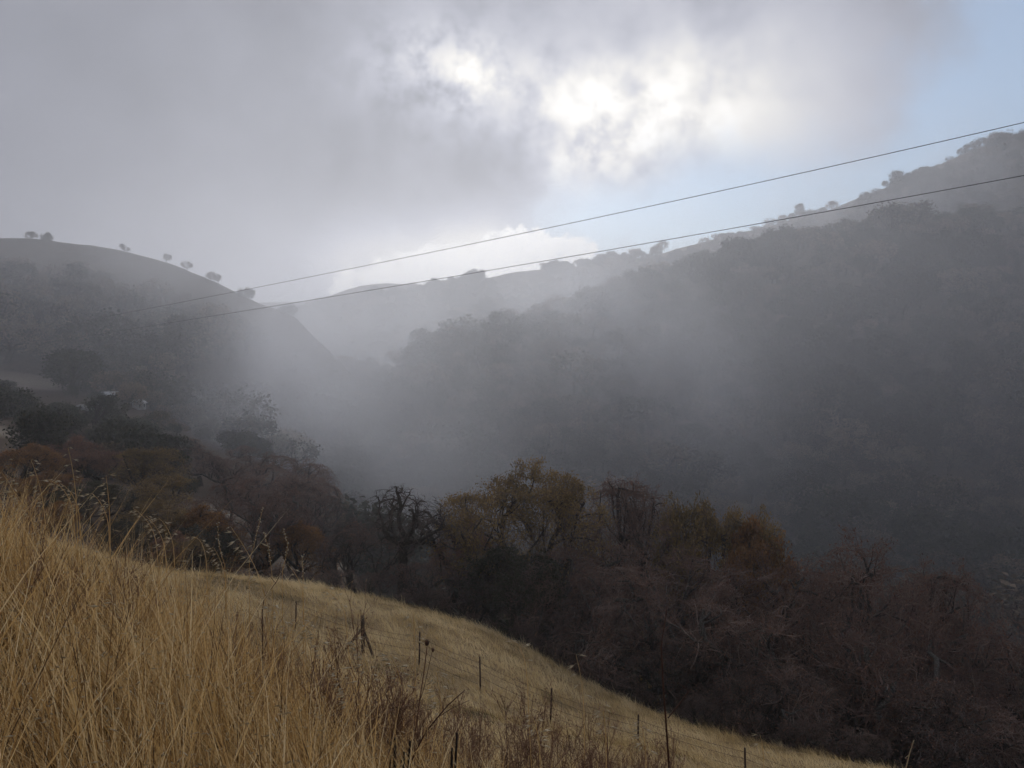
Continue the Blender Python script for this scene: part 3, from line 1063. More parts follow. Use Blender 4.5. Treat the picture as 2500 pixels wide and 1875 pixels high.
# woodland trees: lighter meshes for what stands in the fog
WOOD = []
for i, (sd, H, tw, lf, n, kw) in enumerate([
        (71, 9, 'twig', 'leaf_wood', 1500, dict(limbs=7, limb_len=0.52, trunk_h=0.2, spread=(0.5, 1.3))),
        (72, 10, 'twig_red', 'leaf_wood', 900, dict(limbs=7, limb_len=0.5, trunk_h=0.22, spread=(0.4, 1.2))),
        (73, 8, 'twig', 'leaf_dark', 2400, dict(limbs=8, limb_len=0.55, trunk_h=0.16, spread=(0.6, 1.4))),
        (74, 11, 'twig', 'leaf_dark', 1900, dict(limbs=7, limb_len=0.48, trunk_h=0.28, spread=(0.3, 1.0))),
        (75, 9, 'twig_red', 'leaf_wood', 500, dict(limbs=7, limb_len=0.52, trunk_h=0.2, spread=(0.5, 1.3)))]):
    WOOD.append(oak_meshes('wood_oak', sd, lf, n, 0.42, None, 'bark', tw, H=H, sub=5, shoots=5, twigs=3, fine=True, **kw))


def wood_join(i):
    """one wood tree as a single mesh (for the far mass)"""
    parts, top = WOOD[i]
    vs, qs, ts, at, mi, n = [], [], [], [], [], 0
    me = bpy.data.meshes.new('wood_tree')
    for k, (pn, m) in enumerate(parts):
        co = np.empty(len(m.vertices) * 3, np.float32); m.vertices.foreach_get('co', co)
        li = np.empty(len(m.loops), np.int32); m.loops.foreach_get('vertex_index', li)
        t = np.empty(len(m.vertices), np.float32); m.attributes['tint'].data.foreach_get('value', t)
        vs.append(co.reshape(-1, 3)); qs.append(li.reshape(-1, 4) + n); at.append(t); mi.append(np.full(len(li) // 4, k, np.int32)); n += len(t)
    me = mesh_np('wood_tree', np.concatenate(vs), np.concatenate(qs), None, None, {'tint': np.concatenate(at)})
    for pn, m in parts: me.materials.append(m.materials[0])
    me.polygons.foreach_set('material_index', np.concatenate(mi))
    return me, top


def forest_points():
    rng = np.random.default_rng(5)
    out = []

    def scatter(n, x0, x1, y0, y1, keep):
        x = rng.uniform(x0, x1, n); y = rng.uniform(y0, y1, n)
        z, w = land_z(x, y)
        k = keep(x, y, z, w)
        out.append(np.stack([x, y, z, w, np.exp(rng.normal(0, 0.27, n))], -1)[k])
    view = lambda x, y: (np.abs(x) < y * 0.72 + 15) | ((x < 0) & (x > -y * 0.95 - 15) & (y < 420))

    def near(x, y, z, w):
        d = crest_D(x, y)
        u = (x / y) * FPX + 512
        clear = (u < 70) & (y > 205) & (y < 262)            # hay meadow
        clear |= (u < 30) & (y > 122) & (y < 142)
        clear |= (u > 60) & (u < 150) & (y > 185) & (y < 206) # yard by the cabins
        clear |= (u > 185) & (u < 345) & (y < 200)
        clear |= (u > 325) & (u < 470) & (y < 150)
        return view(x, y) & (d > 16) & (y > 76) & ~clear & ((u > 215) | (y > 112))
    scatter(3000, -320, 330, 70, 330, near)
    # left hill: wooded flank, open grass near its top
    scatter(4000, -400, 40, 150, 420, lambda x, y, z, w: (w == 1) & view(x, y) & (356 - (z + 8.5) / y * FPX > np.interp(x / y * FPX + 512, [-50, 0, 90, 165, 215, 270, 300, 330], [238, 240, 246, 264, 283, 308, 322, 345]) + 14 + 7 * fbm(x, y, 61, 40, 3)) & (fbm(x, y, 62, 60, 3) > -0.55))
    scatter(7000, -120, 560, 150, 640, lambda x, y, z, w: (w == 2) & view(x, y) & (fbm(x, y, 63, 70, 3) > -0.75))
    scatter(2600, -170, 520, 430, 720, lambda x, y, z, w: (w == 3) & view(x, y))
    scatter(9000, -330, 620, 480, 760, lambda x, y, z, w: (w == 4) & view(x, y) & (fbm(x, y, 64, 60, 3) > -0.35))
    return np.concatenate(out)


ZONES = ['above the orange clump at far left', 'above the olive clump on the left', 'above the small orange oaks', 'behind the gnarled leafless oaks',
         'behind the yellow dome oak', 'behind the tall bare oak', 'behind the big reddish oaks', 'above the oaks at the right edge']


def build_forest():
    pts = forest_points()
    # thin: no two trunks closer than about 5 m
    cell = 5.0
    key = np.floor(pts[:, 0] / cell).astype(int) * 100003 + np.floor(pts[:, 1] / cell).astype(int)
    _, ui = np.unique(key, return_index=True)
    pts = pts[ui]
    rng = np.random.default_rng(8)
    dist = np.hypot(pts[:, 0], pts[:, 1])
    # the left crest is open grass: keep the woods' tops below it
    u = pts[:, 0] / pts[:, 1] * FPX + 512
    crest = np.interp(u, [-50, 0, 90, 165, 215, 270, 300, 330], [238, 240, 246, 264, 283, 308, 322, 345])
    topy = 356 - (pts[:, 2] + 9.5 * pts[:, 4]) / pts[:, 1] * FPX
    k = (u > 315) | (pts[:, 3] >= 2) | (topy > crest + 9)
    pts, dist = pts[k], dist[k]
    # what nothing hides: march the sight line to the crown top over the land
    vis = np.ones(len(pts), bool)
    topz = pts[:, 2] + 8 * pts[:, 4]
    for f in np.linspace(0.1, 0.96, 26):
        zz = land_z(pts[:, 0] * f, pts[:, 1] * f)[0]
        vis &= topz * f > zz
    pts, dist = pts[vis], dist[vis]
    pts[:, 4] *= np.where(pts[:, 3] >= 3, 0.66, 1.0)
    pts[:, 4] *= np.where((pts[:, 0] / pts[:, 1] * FPX + 512 < 335) & (pts[:, 1] < 215), 0.5, 1.0)
    kn = fbm(pts[:, 0], pts[:, 1], 66, 45.0, 3) + rng.normal(0, .22, len(pts))
    kindi = np.where(kn < -.12, rng.choice([2, 3], len(pts)), np.where(kn < .1, 0, rng.choice([1, 4], len(pts))))
    order = np.argsort(dist / pts[:, 4] + 1e5 * (np.abs(pts[:, 0] / pts[:, 1]) > 0.68))
    single, rest = order[:300], order[300:]
    px = pts[:, 0] / pts[:, 1] * FPX + 512
    for i in single:
        x, y, z, w, s = pts[i]
        parts, top = WOOD[kindi[i]]
        adj = ('grey rounded', 'thin reddish', 'low broad leafy', 'tall narrow', 'nearly bare reddish')[kindi[i]]
        far = 'nearer' if dist[i] < np.median(dist[single]) else 'farther'
        where = ZONES[int(np.searchsorted([120, 215, 330, 460, 600, 720, 860], px[i]))]
        g = 'dim oaks in the valley'
        l = f'{adj} oak, {far} of the dim ones {where}'
        place_tree('oak_tree', l, parts, top, (x, y, z - 0.2), 8.2 * s, rng.uniform(0, 6.28), g, rng.uniform(1.0, 1.35))
    # the rest of the woods: one mass per hill, real trees instanced on points
    protos = bpy.data.collections.new('wood_tree_kinds')
    for i in range(len(WOOD)):
        me, top = wood_join(i)
        o = bpy.data.objects.new('wood_tree', me)
        o.scale = (8.0 / top * 1.15, 8.0 / top * 1.15, 8.0 / top)
        protos.objects.link(o)
    ng = bpy.data.node_groups.new('woodland', 'GeometryNodeTree')
    ng.interface.new_socket('Geometry', in_out='INPUT', socket_type='NodeSocketGeometry')
    ng.interface.new_socket('Geometry', in_out='OUTPUT', socket_type='NodeSocketGeometry')
    N = ng.nodes.new
    gi, go = N('NodeGroupInput'), N('NodeGroupOutput')
    ip, ci = N('GeometryNodeInstanceOnPoints'), N('GeometryNodeCollectionInfo')
    ci.inputs['Collection'].default_value = protos
    ci.inputs['Separate Children'].default_value = True
    ci.inputs['Reset Children'].default_value = False
    ip.inputs['Pick Instance'].default_value = True
    na, nk, nr = N('GeometryNodeInputNamedAttribute'), N('GeometryNodeInputNamedAttribute'), N('GeometryNodeInputNamedAttribute')
    na.inputs['Name'].default_value = 'size'; nk.inputs['Name'].default_value = 'kind_id'; nr.inputs['Name'].default_value = 'turn'
    cx = N('ShaderNodeCombineXYZ')
    e2r = N('FunctionNodeEulerToRotation')
    lk = ng.links.new
    fi = N('FunctionNodeFloatToInt')
    lk(gi.outputs[0], ip.inputs['Points']); lk(ci.outputs[0], ip.inputs['Instance'])
    lk(nk.outputs[0], fi.inputs[0]); lk(fi.outputs[0], ip.inputs['Instance Index'])
    lk(nr.outputs[0], cx.inputs[2]); lk(cx.outputs[0], e2r.inputs[0]); lk(e2r.outputs[0], ip.inputs['Rotation'])
    lk(na.outputs[0], ip.inputs['Scale']); lk(ip.outputs[0], go.inputs[0])
    names = {0: ('oak_woodland', 'hazy oak woodland filling the bottom of the valley'),
             1: ('oak_woodland', 'dim oak woodland on the steep flank of the left hill'),
             2: ('oak_woodland', 'foggy oak woodland covering the broad right hillside'),
             3: ('oak_woodland', 'pale woodland on the low middle ridge behind the right hill'),
             4: ('oak_woodland', 'faint blue-grey woodland along the long back ridge')}
    w = pts[rest, 3].astype(int)
    for k, (nm, lab) in names.items():
        idx = rest[w == k]
        if not len(idx): continue
        me = mesh_np('woodland', pts[idx, :3] - np.array([0, 0, 0.2]), None, None, None,
                     {'size': pts[idx, 4], 'kind_id': kindi[idx], 'turn': rng.uniform(0, 6.28, len(idx))})
        o = link(nm, me)
        tag(o, lab, 'woodland', kind='stuff')
        md = o.modifiers.new('trees', 'NODES')
        md.node_group = ng
    print('forest', len(pts), [(k, int((w == k).sum())) for k in names])


build_oaks()
build_forest()

# ------------------------------------------------------------------ trees that can be told apart on the skylines
def build_skyline():
    rng = np.random.default_rng(12)
    spots = [(32, 235, 346, 0, 'left_hill', 'small tree furthest left on the bare crest of the left hill'),
             (47, 234, 346, 2, 'left_hill', 'second small tree from the left on the bare left crest'),
             (124, 249, 342, 1, 'left_hill', 'bushy tree on the left hill crest above its first bend'),
             (166, 253, 340, 4, 'left_hill', 'largest spreading tree on the left hill crest'),
             (186, 256, 338, 4, 'left_hill', 'ragged tree right of the largest tree on the left crest'),
             (211, 264, 335, 1, 'left_hill', 'left one of a pair of faint trees on the descending left crest'),
             (218, 267, 335, 4, 'left_hill', 'right one of a pair of faint trees on the descending left crest'),
             (246, 284, 332, 2, 'left_hill', 'small bush on the steep lower part of the left crest'),
             (289, 305, 328, 2, 'left_hill', 'rounded dense tree at the low end of the left crest'),
             (661, 243, 478, 3, 'right_hill', 'tall loose-crowned tree standing free on the right hill skyline'),
             (679, 241, 482, 3, 'right_hill', 'tall tree just right of the free-standing one on the right skyline'),
             (692, 246, 485, 0, 'right_hill', 'third tall tree of the row on the right hill skyline'),
             (958, 150, 640, 3, 'back_ridge', 'tall dark tree breaking the far right ridge line'),
             (966, 150, 640, 0, 'back_ridge', 'shorter tree next to the tall one on the far right ridge'),
             (999, 135, 640, 2, 'back_ridge', 'round tree near the top of the far right ridge'),
             (797, 204, 648, 3, 'back_ridge', 'lone tree standing above the middle of the far right ridge')]
    for px, py, D, k, hill, label in spots:
        # stand it on the crest line nearest that bearing
        x = (px - 512) / FPX * D
        ys = np.linspace(D - 25, D + 25, 41)
        zs = HILL[hill].z(np.full(41, x * 1.0), ys)
        j = int(np.argmax(zs / ys))
        t = P(px, py, ys[j])
        z = zs[j]
        h = min(max(t[2] - z, 3.2), 13.0 if hill != 'left_hill' else 3.7)
        parts, top = WOOD[k]
        place_tree('skyline_tree', label, parts, top, (t[0], ys[j], z - 1.1), h + 0.7, rng.uniform(0, 6.28), 'trees on the skylines', 0.8 if k == 3 else rng.uniform(0.9, 1.2))


build_skyline()


# ------------------------------------------------------------------ small buildings across the valley
def m_plain(c, rough=0.7, scale=3.0, var=0.3):
    def f(t):
        n_ = noise(objpos(), scale, 4, 0.6)
        lo = tuple(x * (1 - var) for x in c)
        return bsdf(t, ramp(n_, [(0.3, lo), (0.7, c)]), rough, 0.3)
    return f


MAT['white_wall'] = make_mat('white_siding', m_plain((0.42, 0.42, 0.41), 0.5))
MAT['metal_roof'] = make_mat('metal_roof', m_plain((0.6, 0.61, 0.62), 0.5))
MAT['grey_roof'] = make_mat('grey_roof', m_plain((0.5, 0.51, 0.53), 0.5))
MAT['dark_glass'] = make_mat('window_glass', m_plain((0.04, 0.045, 0.05), 0.1))
MAT['tyre'] = make_mat('tyre_rubber', m_plain((0.025, 0.025, 0.025), 0.8))


def box_mesh(name, x0, x1, y0, y1, z0, z1, mat):
    v = [(x, y, z) for z in (z0, z1) for y in (y0, y1) for x in (x0, x1)]
    q = [(0, 2, 3, 1), (4, 5, 7, 6), (0, 1, 5, 4), (2, 6, 7, 3), (0, 4, 6, 2), (1, 3, 7, 5)]
    return mesh_np(name, v, q, None, mat)


def cabin(px, py, D, w, d, h, rise, rz, label, roof='metal_roof', group='pale cabins in the valley'):
    p = P(px, py, D)
    e = link('cabin', None, None, (p[0], D, gz1(p[0], D) - 0.15))
    e.rotation_euler = (0, 0, rz)
    tag(e, label, 'cabin', group)
    wm = mesh_np('cabin_wall', [(-w, -d, 0), (w, -d, 0), (w, d, 0), (-w, d, 0), (-w, -d, h), (w, -d, h), (w, d, h), (-w, d, h), (-w, 0, h + rise), (w, 0, h + rise)],
                 [(0, 1, 5, 4), (2, 3, 7, 6)], None, MAT['white_wall'])
    bmv = MB()
    bmv.add([(-w, -d, 0), (w, -d, 0), (w, d, 0), (-w, d, 0), (-w, -d, h), (w, -d, h), (w, d, h), (-w, d, h), (-w, 0, h + rise), (w, 0, h + rise)],
            [(0, 1, 5, 4), (2, 3, 7, 6), (1, 2, 6, 5), (3, 0, 4, 7)], [(5, 6, 9), (7, 4, 8)])
    link('wall', bmv.mesh('cabin_wall', MAT['white_wall']), e)
    o_, t_ = 0.3, 0.12
    rf = MB()
    for s in (-1, 1):
        a = [(-w - o_, 0, h + rise + t_), (w + o_, 0, h + rise + t_), (w + o_, s * (d + o_), h - rise * o_ / d + t_), (-w - o_, s * (d + o_), h - rise * o_ / d + t_)]
        b = [(x, y, z - t_) for x, y, z in a]
        rf.add(a + b, [(0, 1, 2, 3), (7, 6, 5, 4), (0, 4, 5, 1), (2, 6, 7, 3), (1, 5, 6, 2), (0, 3, 7, 4)])
    link('roof', rf.mesh('cabin_roof', MAT[roof]), e)
    for x in (-w * .5, w * .45):
        link('window', box_mesh('cabin_window', x - .35, x + .35, -d - .04, -d - .005, h * .45, h * .8, MAT['dark_glass']), e)
    link('door', box_mesh('cabin_door', -.4, .4, -d - .05, -d - .006, 0.02, min(1.95, h * .85), MAT['grey_roof_door']), e)
    return e


MAT['grey_roof_door'] = make_mat('door_paint', m_plain((0.35, 0.33, 0.3), 0.6))


def trailer(px, py, D, L, h, rz, label):
    p = P(px, py, D)
    e = link('camping_trailer', None, None, (p[0], D, gz1(p[0], D)))
    e.rotation_euler = (0, 0, rz)
    tag(e, label, 'trailer', 'vehicles by the cabins')
    pr = [(-.5, .5), (.46, .5), (.5, .9), (.47, h * .8), (.4, h), (-.42, h), (-.5, h * .85)]
    n = len(pr)
    v = [(x * L, -1.1, z) for x, z in pr] + [(x * L, 1.1, z) for x, z in pr]
    q = [(i, (i + 1) % n, n + (i + 1) % n, n + i) for i in range(n)]
    t = [(0, i + 1, i) for i in range(1, n - 1)] + [(n, n + i, n + i + 1) for i in range(1, n - 1)]
    link('body', mesh_np('trailer_body', v, q, t, MAT['white_wall']), e)
    for x in (-.3, .02, .3):
        link('window', box_mesh('trailer_window', x * L - .4, x * L + .4, -1.14, -1.105, h * .55, h * .8, MAT['dark_glass']), e)
    for x in (-.12, .1):
        mb = MB()
        mb.tubes(np.array([[x * L, -1.12, .34], [x * L, -.9, .34]]), np.array([[.34, .34]]), 14, cap=True)
        link('wheel', mb.mesh('trailer_wheel', MAT['tyre']), e)


cabin(109, 399, 214, 2.2, 1.6, 1.7, 0.7, 0.5, 'small pale cabin with a light metal roof above the parked trailers')
cabin(139, 412, 213, 1.2, 1.3, 1.9, 0.7, 1.1, 'tiny white hut at the right of the group across the valley', 'grey_roof')
trailer(90, 413, 201, 6.0, 2.0, 0.15, 'long white trailer left of the cabins across the valley')
trailer(101, 413, 203, 3.2, 1.8, 0.3, 'short white trailer right of the long one across the valley')
for px, py, lab in [(927, 229, 'left one of the pale huts high on the right hill'), (945, 231, 'middle one of the pale huts high on the right hill'), (958, 229, 'right one of the pale huts high on the right hill')]:
    p = P(px, py, 480)
    # walk out along the bearing to the hillside
    for D in np.arange(360, 560, 2.0):
        p = P(px, py + 3, D)
        if HILL['right_hill'].z(np.array([p[0]]), np.array([D]))[0] > p[2]: break
    cabin(px, py, float(D), 1.7, 1.4, 1.9, 0.7, 0.4, lab, 'metal_roof', 'pale huts on the right hill')


def build_poles():
    x, D = (1005 - 512) / FPX * 640, 640.0
    z = float(HILL['back_ridge'].z(np.array([x]), np.array([D]))[0])
    e = link('utility_pole', None, None, (x, D, z - .5))
    tag(e, 'faint twin-legged utility pole on top of the far right ridge', 'utility pole')
    for s in (-1.6, 1.6):
        mb = MB(); mb.tubes(np.array([[s, 0, 0], [s, 0, 10.5]]), np.array([[.2, .15]]), 8, cap=True)
        link('pole', mb.mesh('pole', MAT['post_wood']), e)
    link('crossarm', box_mesh('crossarm', -3.2, 3.2, -.12, .12, 9.2, 9.5, MAT['post_wood']), e)


MAT['post_wood'] = make_mat('weathered_post', m_bark((0.03, 0.02, 0.015), (0.10, 0.07, 0.05), (0.16, 0.14, 0.12), 0.1))
MAT['rust_steel'] = make_mat('rusty_steel', m_plain((0.075, 0.042, 0.03), 0.8, 20.0, 0.5))
MAT['cable'] = make_mat('power_cable', m_plain((0.035, 0.035, 0.04), 0.5))
build_poles()


# ------------------------------------------------------------------ power lines over the valley
def hang(a, b, sag, n=50):
    a, b = np.array(a), np.array(b)
    t = np.linspace(0, 1, n)[:, None]
    c = a * (1 - t) + b * t
    c[:, 2] -= (sag * 4 * t * (1 - t))[:, 0]
    return c


def build_cables():
    for seen, label in [([(1024, 122.5), (509, 236), (245, 290), (109, 316)], 'upper of the two power cables slanting across the sky'),
                        ([(1024, 175.5), (671, 239), (294, 303), (162, 324)], 'lower of the two power cables slanting across the valley')]:
        k = np.polyfit([p[0] for p in seen], [p[1] for p in seen], 2)
        px = np.linspace(1150, 40, 90)
        # a straight span: one over distance runs evenly across the view
        dist = 1.0 / np.interp(px, [40, 1150], [1 / 215.0, 1 / 62.0])
        c = np.array([P(u, np.polyval(k, u), d) for u, d in zip(px, dist)])
        mb = MB(); mb.tubes(c, np.full((1, len(c)), 0.034), 6)
        o = link('power_cable', mb.mesh('power_cable', MAT['cable']))
        tag(o, label, 'cable', 'power cables crossing the valley')


build_cables()


# ------------------------------------------------------------------ fence below the meadow crest
def tpost_mesh(h):
    mb = MB()
    w, t = 0.034, 0.012
    for x0, x1, y0, y1 in ((-w, w, -t, t), (-t * .8, t * .8, t + .001, t + .045)):
        v = [(x, y, z) for z in (-.4, h) for y in (y0, y1) for x in (x0, x1)]
        mb.add(v, [(0, 2, 3, 1), (4, 5, 7, 6), (0, 1, 5, 4), (2, 6, 7, 3), (0, 4, 6, 2), (1, 3, 7, 5)])
    for z in np.arange(.25, h - .05, .11):
        v = [(x, y, zz) for zz in (z, z + .025) for y in (-t - .012, -t - .001) for x in (-.012, .012)]
        mb.add(v, [(0, 2, 3, 1), (4, 5, 7, 6), (0, 1, 5, 4), (2, 6, 7, 3), (0, 4, 6, 2), (1, 3, 7, 5)])
    return mb.mesh('t_post', MAT['rust_steel'])


def build_fence():
    e = link('wire_fence', None)
    tag(e, 'wire fence of dark thin posts running down the grassy slope', 'fence')
    base = []
    for px, py, D in FENCE:
        x = (px - 512) / FPX * D
        base.append(np.array([x, D, gz1(x, D)]))
    e.location = base[1]
    off = Vector(base[1])
    heights = [1.35, 1.75, 1.5, 1.55, 1.5, 1.5, 1.45, 1.45]
    tilt = [.03, 0, .02, -.02, .03, .01, -.03, .02]
    rngf = random.Random(4)
    for i, (b, h) in enumerate(zip(base, heights)):
        if i == 1:
            mb = MB()
            k = 7
            z = np.linspace(-.5, h, k)
            c = np.stack([np.sin(z * 2) * .01, np.cos(z * 3) * .008, z], -1)
            mb.tubes(c, np.linspace(.095, .08, k)[None], 10, cap=True)
            o = link('post', mb.mesh('wood_post', MAT['post_wood'], True), e)
            tag(o, 'stout wooden brace post with two slanting struts')
            for s, (dx, dy) in (('l', (-1.0, .2)), ('r', (.7, -.8))):
                x, y = b[0] + dx, b[1] + dy
                a = np.array([dx, dy, gz1(x, y) - b[2] - .2]); top = np.array([dx * .03, 0, h * .66])
                mb = MB(); mb.tubes(np.stack([a, (a + top) / 2, top]), np.array([[.065, .06, .055]]), 8, cap=True)
                o2 = link('brace', mb.mesh('brace', MAT['post_wood'], True), e)
        else:
            o = link('post', tpost_mesh(h), e)
            o.rotation_euler = (rngf.uniform(-.03, .03), tilt[i], rngf.uniform(-.3, .3))
        o.location = Vector(b) - off
    for hz in (.35, .7, 1.05, 1.3):
        pts = []
        for a, b in zip(base[:-1], base[1:]):
            c = hang(a + np.array([0, -.03, hz]), b + np.array([0, -.03, hz]), .05 + .03 * rngf.random(), 8)
            pts.append(c[:-1])
        pts.append((base[-1] + np.array([0, -.03, hz]))[None])
        c = np.concatenate(pts) - np.array(off)
        mb = MB(); mb.tubes(c, np.full((1, len(c)), .007), 4)
        link('wire', mb.mesh('fence_wire', MAT['rust_steel']), e)


build_fence()


# ------------------------------------------------------------------ grass
def rand_unit_xy(rng, n):
    a = rng.uniform(0, 6.2832, n)
    return np.stack([np.cos(a), np.sin(a), np.zeros(n)], -1)


def build_meadow():
    rng = np.random.default_rng(31)
    n = 150000
    y = 9 + 52 * rng.uniform(0, 1, n) ** 0.8
    x = rng.uniform(-1, 1, n) * (y * 0.70 + 3)
    cd = crest_D(x, y)
    edge = fbm(x, y, 77, 4.0, 3) * 1.2
    k = (cd < 1.2 + edge) & (y > 9) & (x < 27)
    x, y = x[k], y[k]; n = len(x)
    z = ground_z(x, y)
    # wind-combed patches: long streaks along the slope
    a = fbm(x * 0.45 + y * 0.9, y * 0.45 - x * 0.9, 41, 2.4, 3)
    b = fbm(x + y * .4, y - x * .2, 43, 7.0, 3)
    tuft = fbm(x, y, 47, 0.9, 2)
    tint = np.clip(0.52 + 0.7 * a + 0.42 * b + 0.5 * tuft + rng.normal(0, 0.09, n), 0, 1)
    hgt = np.maximum(0.40 + 0.20 * b + 0.42 * tuft, .08) * rng.uniform(0.55, 1.25, n) * np.where(rng.random(n) < .04, 1.5, 1.0)
    lean = np.stack([-0.25 + rng.normal(0, .28, n) + 0.3 * b, -0.1 + rng.normal(0, .28, n), np.ones(n)], -1)
    bend = np.stack([-0.28 + rng.normal(0, .3, n), rng.normal(0, .3, n), -0.25 * np.abs(rng.normal(0, 1, n))], -1)
    face = norm(np.stack([np.ones(n), rng.normal(0, .6, n), np.zeros(n)], -1))
    w = 0.011 + 0.011 * np.clip((y - 15) / 35, 0, 1)
    mb = MB()
    mb.blades(np.stack([x, y, z - .02], -1), norm(lean), hgt, w * rng.uniform(.7, 1.4, n), bend, face, tint, 2)
    o = link('meadow_grass', mb.mesh('meadow_grass', MAT['meadow']))
    tag(o, 'dry tan grass covering the slope around the fence', 'grass', kind='stuff')


def build_bank():
    rng = np.random.default_rng(37)
    n = 120000
    y = 1.7 + 8.0 * rng.uniform(0, 1, n) ** 1.35
    x = rng.uniform(-1, 1, n) * (y * 0.68 + 0.7)
    # tussocks
    cx, cyy = rng.normal(0, .035, n), rng.normal(0, .035, n)
    g = fbm(x, y, 91, 0.5, 2)
    k = rng.random(n) < 0.50 + 1.1 * g + 0.5 * fbm(x, y, 95, 0.22, 2)
    x, y = x[k] + cx[k], y[k] + cyy[k]; n = len(x)
    z = ground_z(x, y)
    patch = fbm(x, y, 93, 1.1, 3)
    right = np.clip((x + 1.25 - (y - 5) * .05) / 1.0, 0, 1)
    hgt = (1.0 - 0.45 * right + 0.16 * patch) * rng.uniform(0.5, 1.12, n)
    flat = rng.random(n) < 0.10 + 0.30 * right
    lx = -0.18 - 0.30 * np.clip((x + 2.6) / 2.0, 0, 1) + rng.normal(0, .20, n) + 0.45 * fbm(x, y, 97, 0.45, 2) + 0.2 * patch
    lx = np.where(rng.random(n) < .12, rng.normal(0, .6, n), lx)
    lx = np.where(flat, rng.normal(-.2, 1.1, n), lx)
    ly = rng.normal(-.04, .2, n) + 0.35 * fbm(x, y, 98, 0.45, 2) + np.where(flat, rng.normal(0, .6, n), 0)
    lean = norm(np.stack([lx, ly, np.ones(n)], -1))
    bend = np.stack([-0.14 + rng.normal(0, .26, n), rng.normal(0, .2, n), -.10 * np.abs(rng.normal(0, 1, n)) - np.where(flat, .25, 0)], -1)
    face = norm(np.stack([np.ones(n), rng.normal(0, .5, n), np.zeros(n)], -1))
    tint = np.clip(0.5 + 0.22 * patch + 0.2 * fbm(x, y, 99, 0.3, 2) + rng.normal(0, .30, n), 0.0, 1)
    mb = MB()
    mb.blades(np.stack([x, y, z - .02], -1), lean, hgt, rng.choice([.0028, .0042, .006, .009], n, p=[.3, .35, .25, .1]), bend, face, tint, 4)
    o = link('bank_grass', mb.mesh('bank_grass', MAT['straw']))
    tag(o, 'tall golden dry grass on the near roadside bank', 'grass', kind='stuff')
    # small seed husks through the mass
    m = 17000
    i = rng.choice(n, m)
    top = np.stack([x, y, z], -1)[i] + hgt[i][:, None] * (lean[i] + bend[i]) * rng.uniform(.72, 1.0, (m, 1))
    sp = MB()
    sp.spindles(top + rng.normal(0, .015, (m, 3)), np.stack([-1 + rng.normal(0, .35, m), rng.normal(0, .5, m), rng.normal(-.1, .35, m)], -1), rng.uniform(.016, .036, m), rng.uniform(.004, .008, m), rng.uniform(0, 1, m))
    o = link('oat_husks', sp.mesh('oat_husks', MAT['husk']))
    tag(o, 'pale seed husks scattered through the golden bank grass', 'seed heads', kind='stuff')


build_meadow()
build_bank()


def build_brush():
    """low bare bushes along the wooded edge of the meadow and a few out in the grass"""
    rng = np.random.default_rng(19)
    parts, top = OAKS['under']
    px = np.array([c[0] for c in CREST], float); dd = np.array([c[2] for c in CREST], float)
    where = ['left end of the meadow crest', 'meadow crest by the pale bank', 'edge below the gnarled oak', 'edge below the yellow dome', 'mid bend of the meadow edge', 'lower bend of the meadow edge', 'lower right end of the meadow edge']
    size = ['knee-high', 'waist-high', 'straggling', 'rounded']
    for i in range(26):
        u = 250 + i * 25 + rng.uniform(-9, 9)
        D_ = float(np.interp(u, px, dd)) + rng.uniform(-.8, 2.5)
        x = (u - 512) / FPX * D_
        h = rng.uniform(.7, 1.8)
        place_tree('low_bush', f'{size[i % 4]} bare brown bush on the {where[min(i // 4, 6)]}', parts, top, (x, D_, gz1(x, D_) - .05), h, rng.uniform(0, 6.28), 'bare bushes along the meadow edge', rng.uniform(1.1, 1.7), 'bush')


build_brush()


# ------------------------------------------------------------------ single stalks that stand out
def husk_mesh():
    """one oat spikelet: two long husks opening from a thread, hanging to one side"""
    mb = MB()
    mb.tubes(np.array([[[0, 0, 0], [.006, 0, .006], [.014, 0, .004]]]), np.array([[.0007, .0006, .0006]]), 3, 0.4)
    a = np.array([[.014, 0, .004], [.014, 0, .004]])
    mb.spindles(a, np.array([[1, .12, -.10], [1, -.14, .22]]), np.array([.030, .027]), np.array([.0062, .0052]), np.array([.9, .6]))
    return mb.mesh('spikelet', MAT['husk'])


HUSK = husk_mesh()


def oat_stalk(tip, base, D, nh, label, seed, curve=0.3, scale=1.0):
    rng = np.random.default_rng(seed)
    b = P(*base, D); t = P(*tip, D - .1)
    g = ground_z(np.array([b[0]]), np.array([D]))[0]
    d = norm((t - b)[None])[0]
    foot = np.array([b[0] - (t - b)[0] * .35 * max(0, (b[2] - g)) / max(t[2] - b[2], .05) * .5, D + .02, g - .02])
    ctrl = b + np.array([0, 0, (t - b)[2] * curve])
    s = np.linspace(0, 1, 9)[:, None]
    up = (1 - s) ** 2 * b + 2 * s * (1 - s) * ctrl + s ** 2 * t
    lo = foot + (b - foot) * np.linspace(0, 1, 5)[:-1, None]
    c = np.concatenate([lo, up])
    e = link('oat_stalk', None, None, foot)
    tag(e, label, 'grass stalk', 'seeding oat stalks above the bank')
    mb = MB(); mb.tubes(c - foot, np.linspace(.0030, .0011, len(c))[None], 5, 0.75)
    link('stem', mb.mesh('oat_stem', MAT['straw']), e)
    for i in range(nh):
        f = 1.0 - i / nh * .78
        q = (1 - f) ** 2 * b + 2 * f * (1 - f) * ctrl + f ** 2 * t
        o = link('spikelet', HUSK, e)
        o.location = q - foot
        left = rng.random() < .72
        o.rotation_euler = (rng.uniform(-.5, .5), rng.uniform(-.15, .55), (math.pi if left else 0) + rng.uniform(-.7, .7))
        k = scale * rng.uniform(.8, 1.3)
        o.scale = (k, k, k)


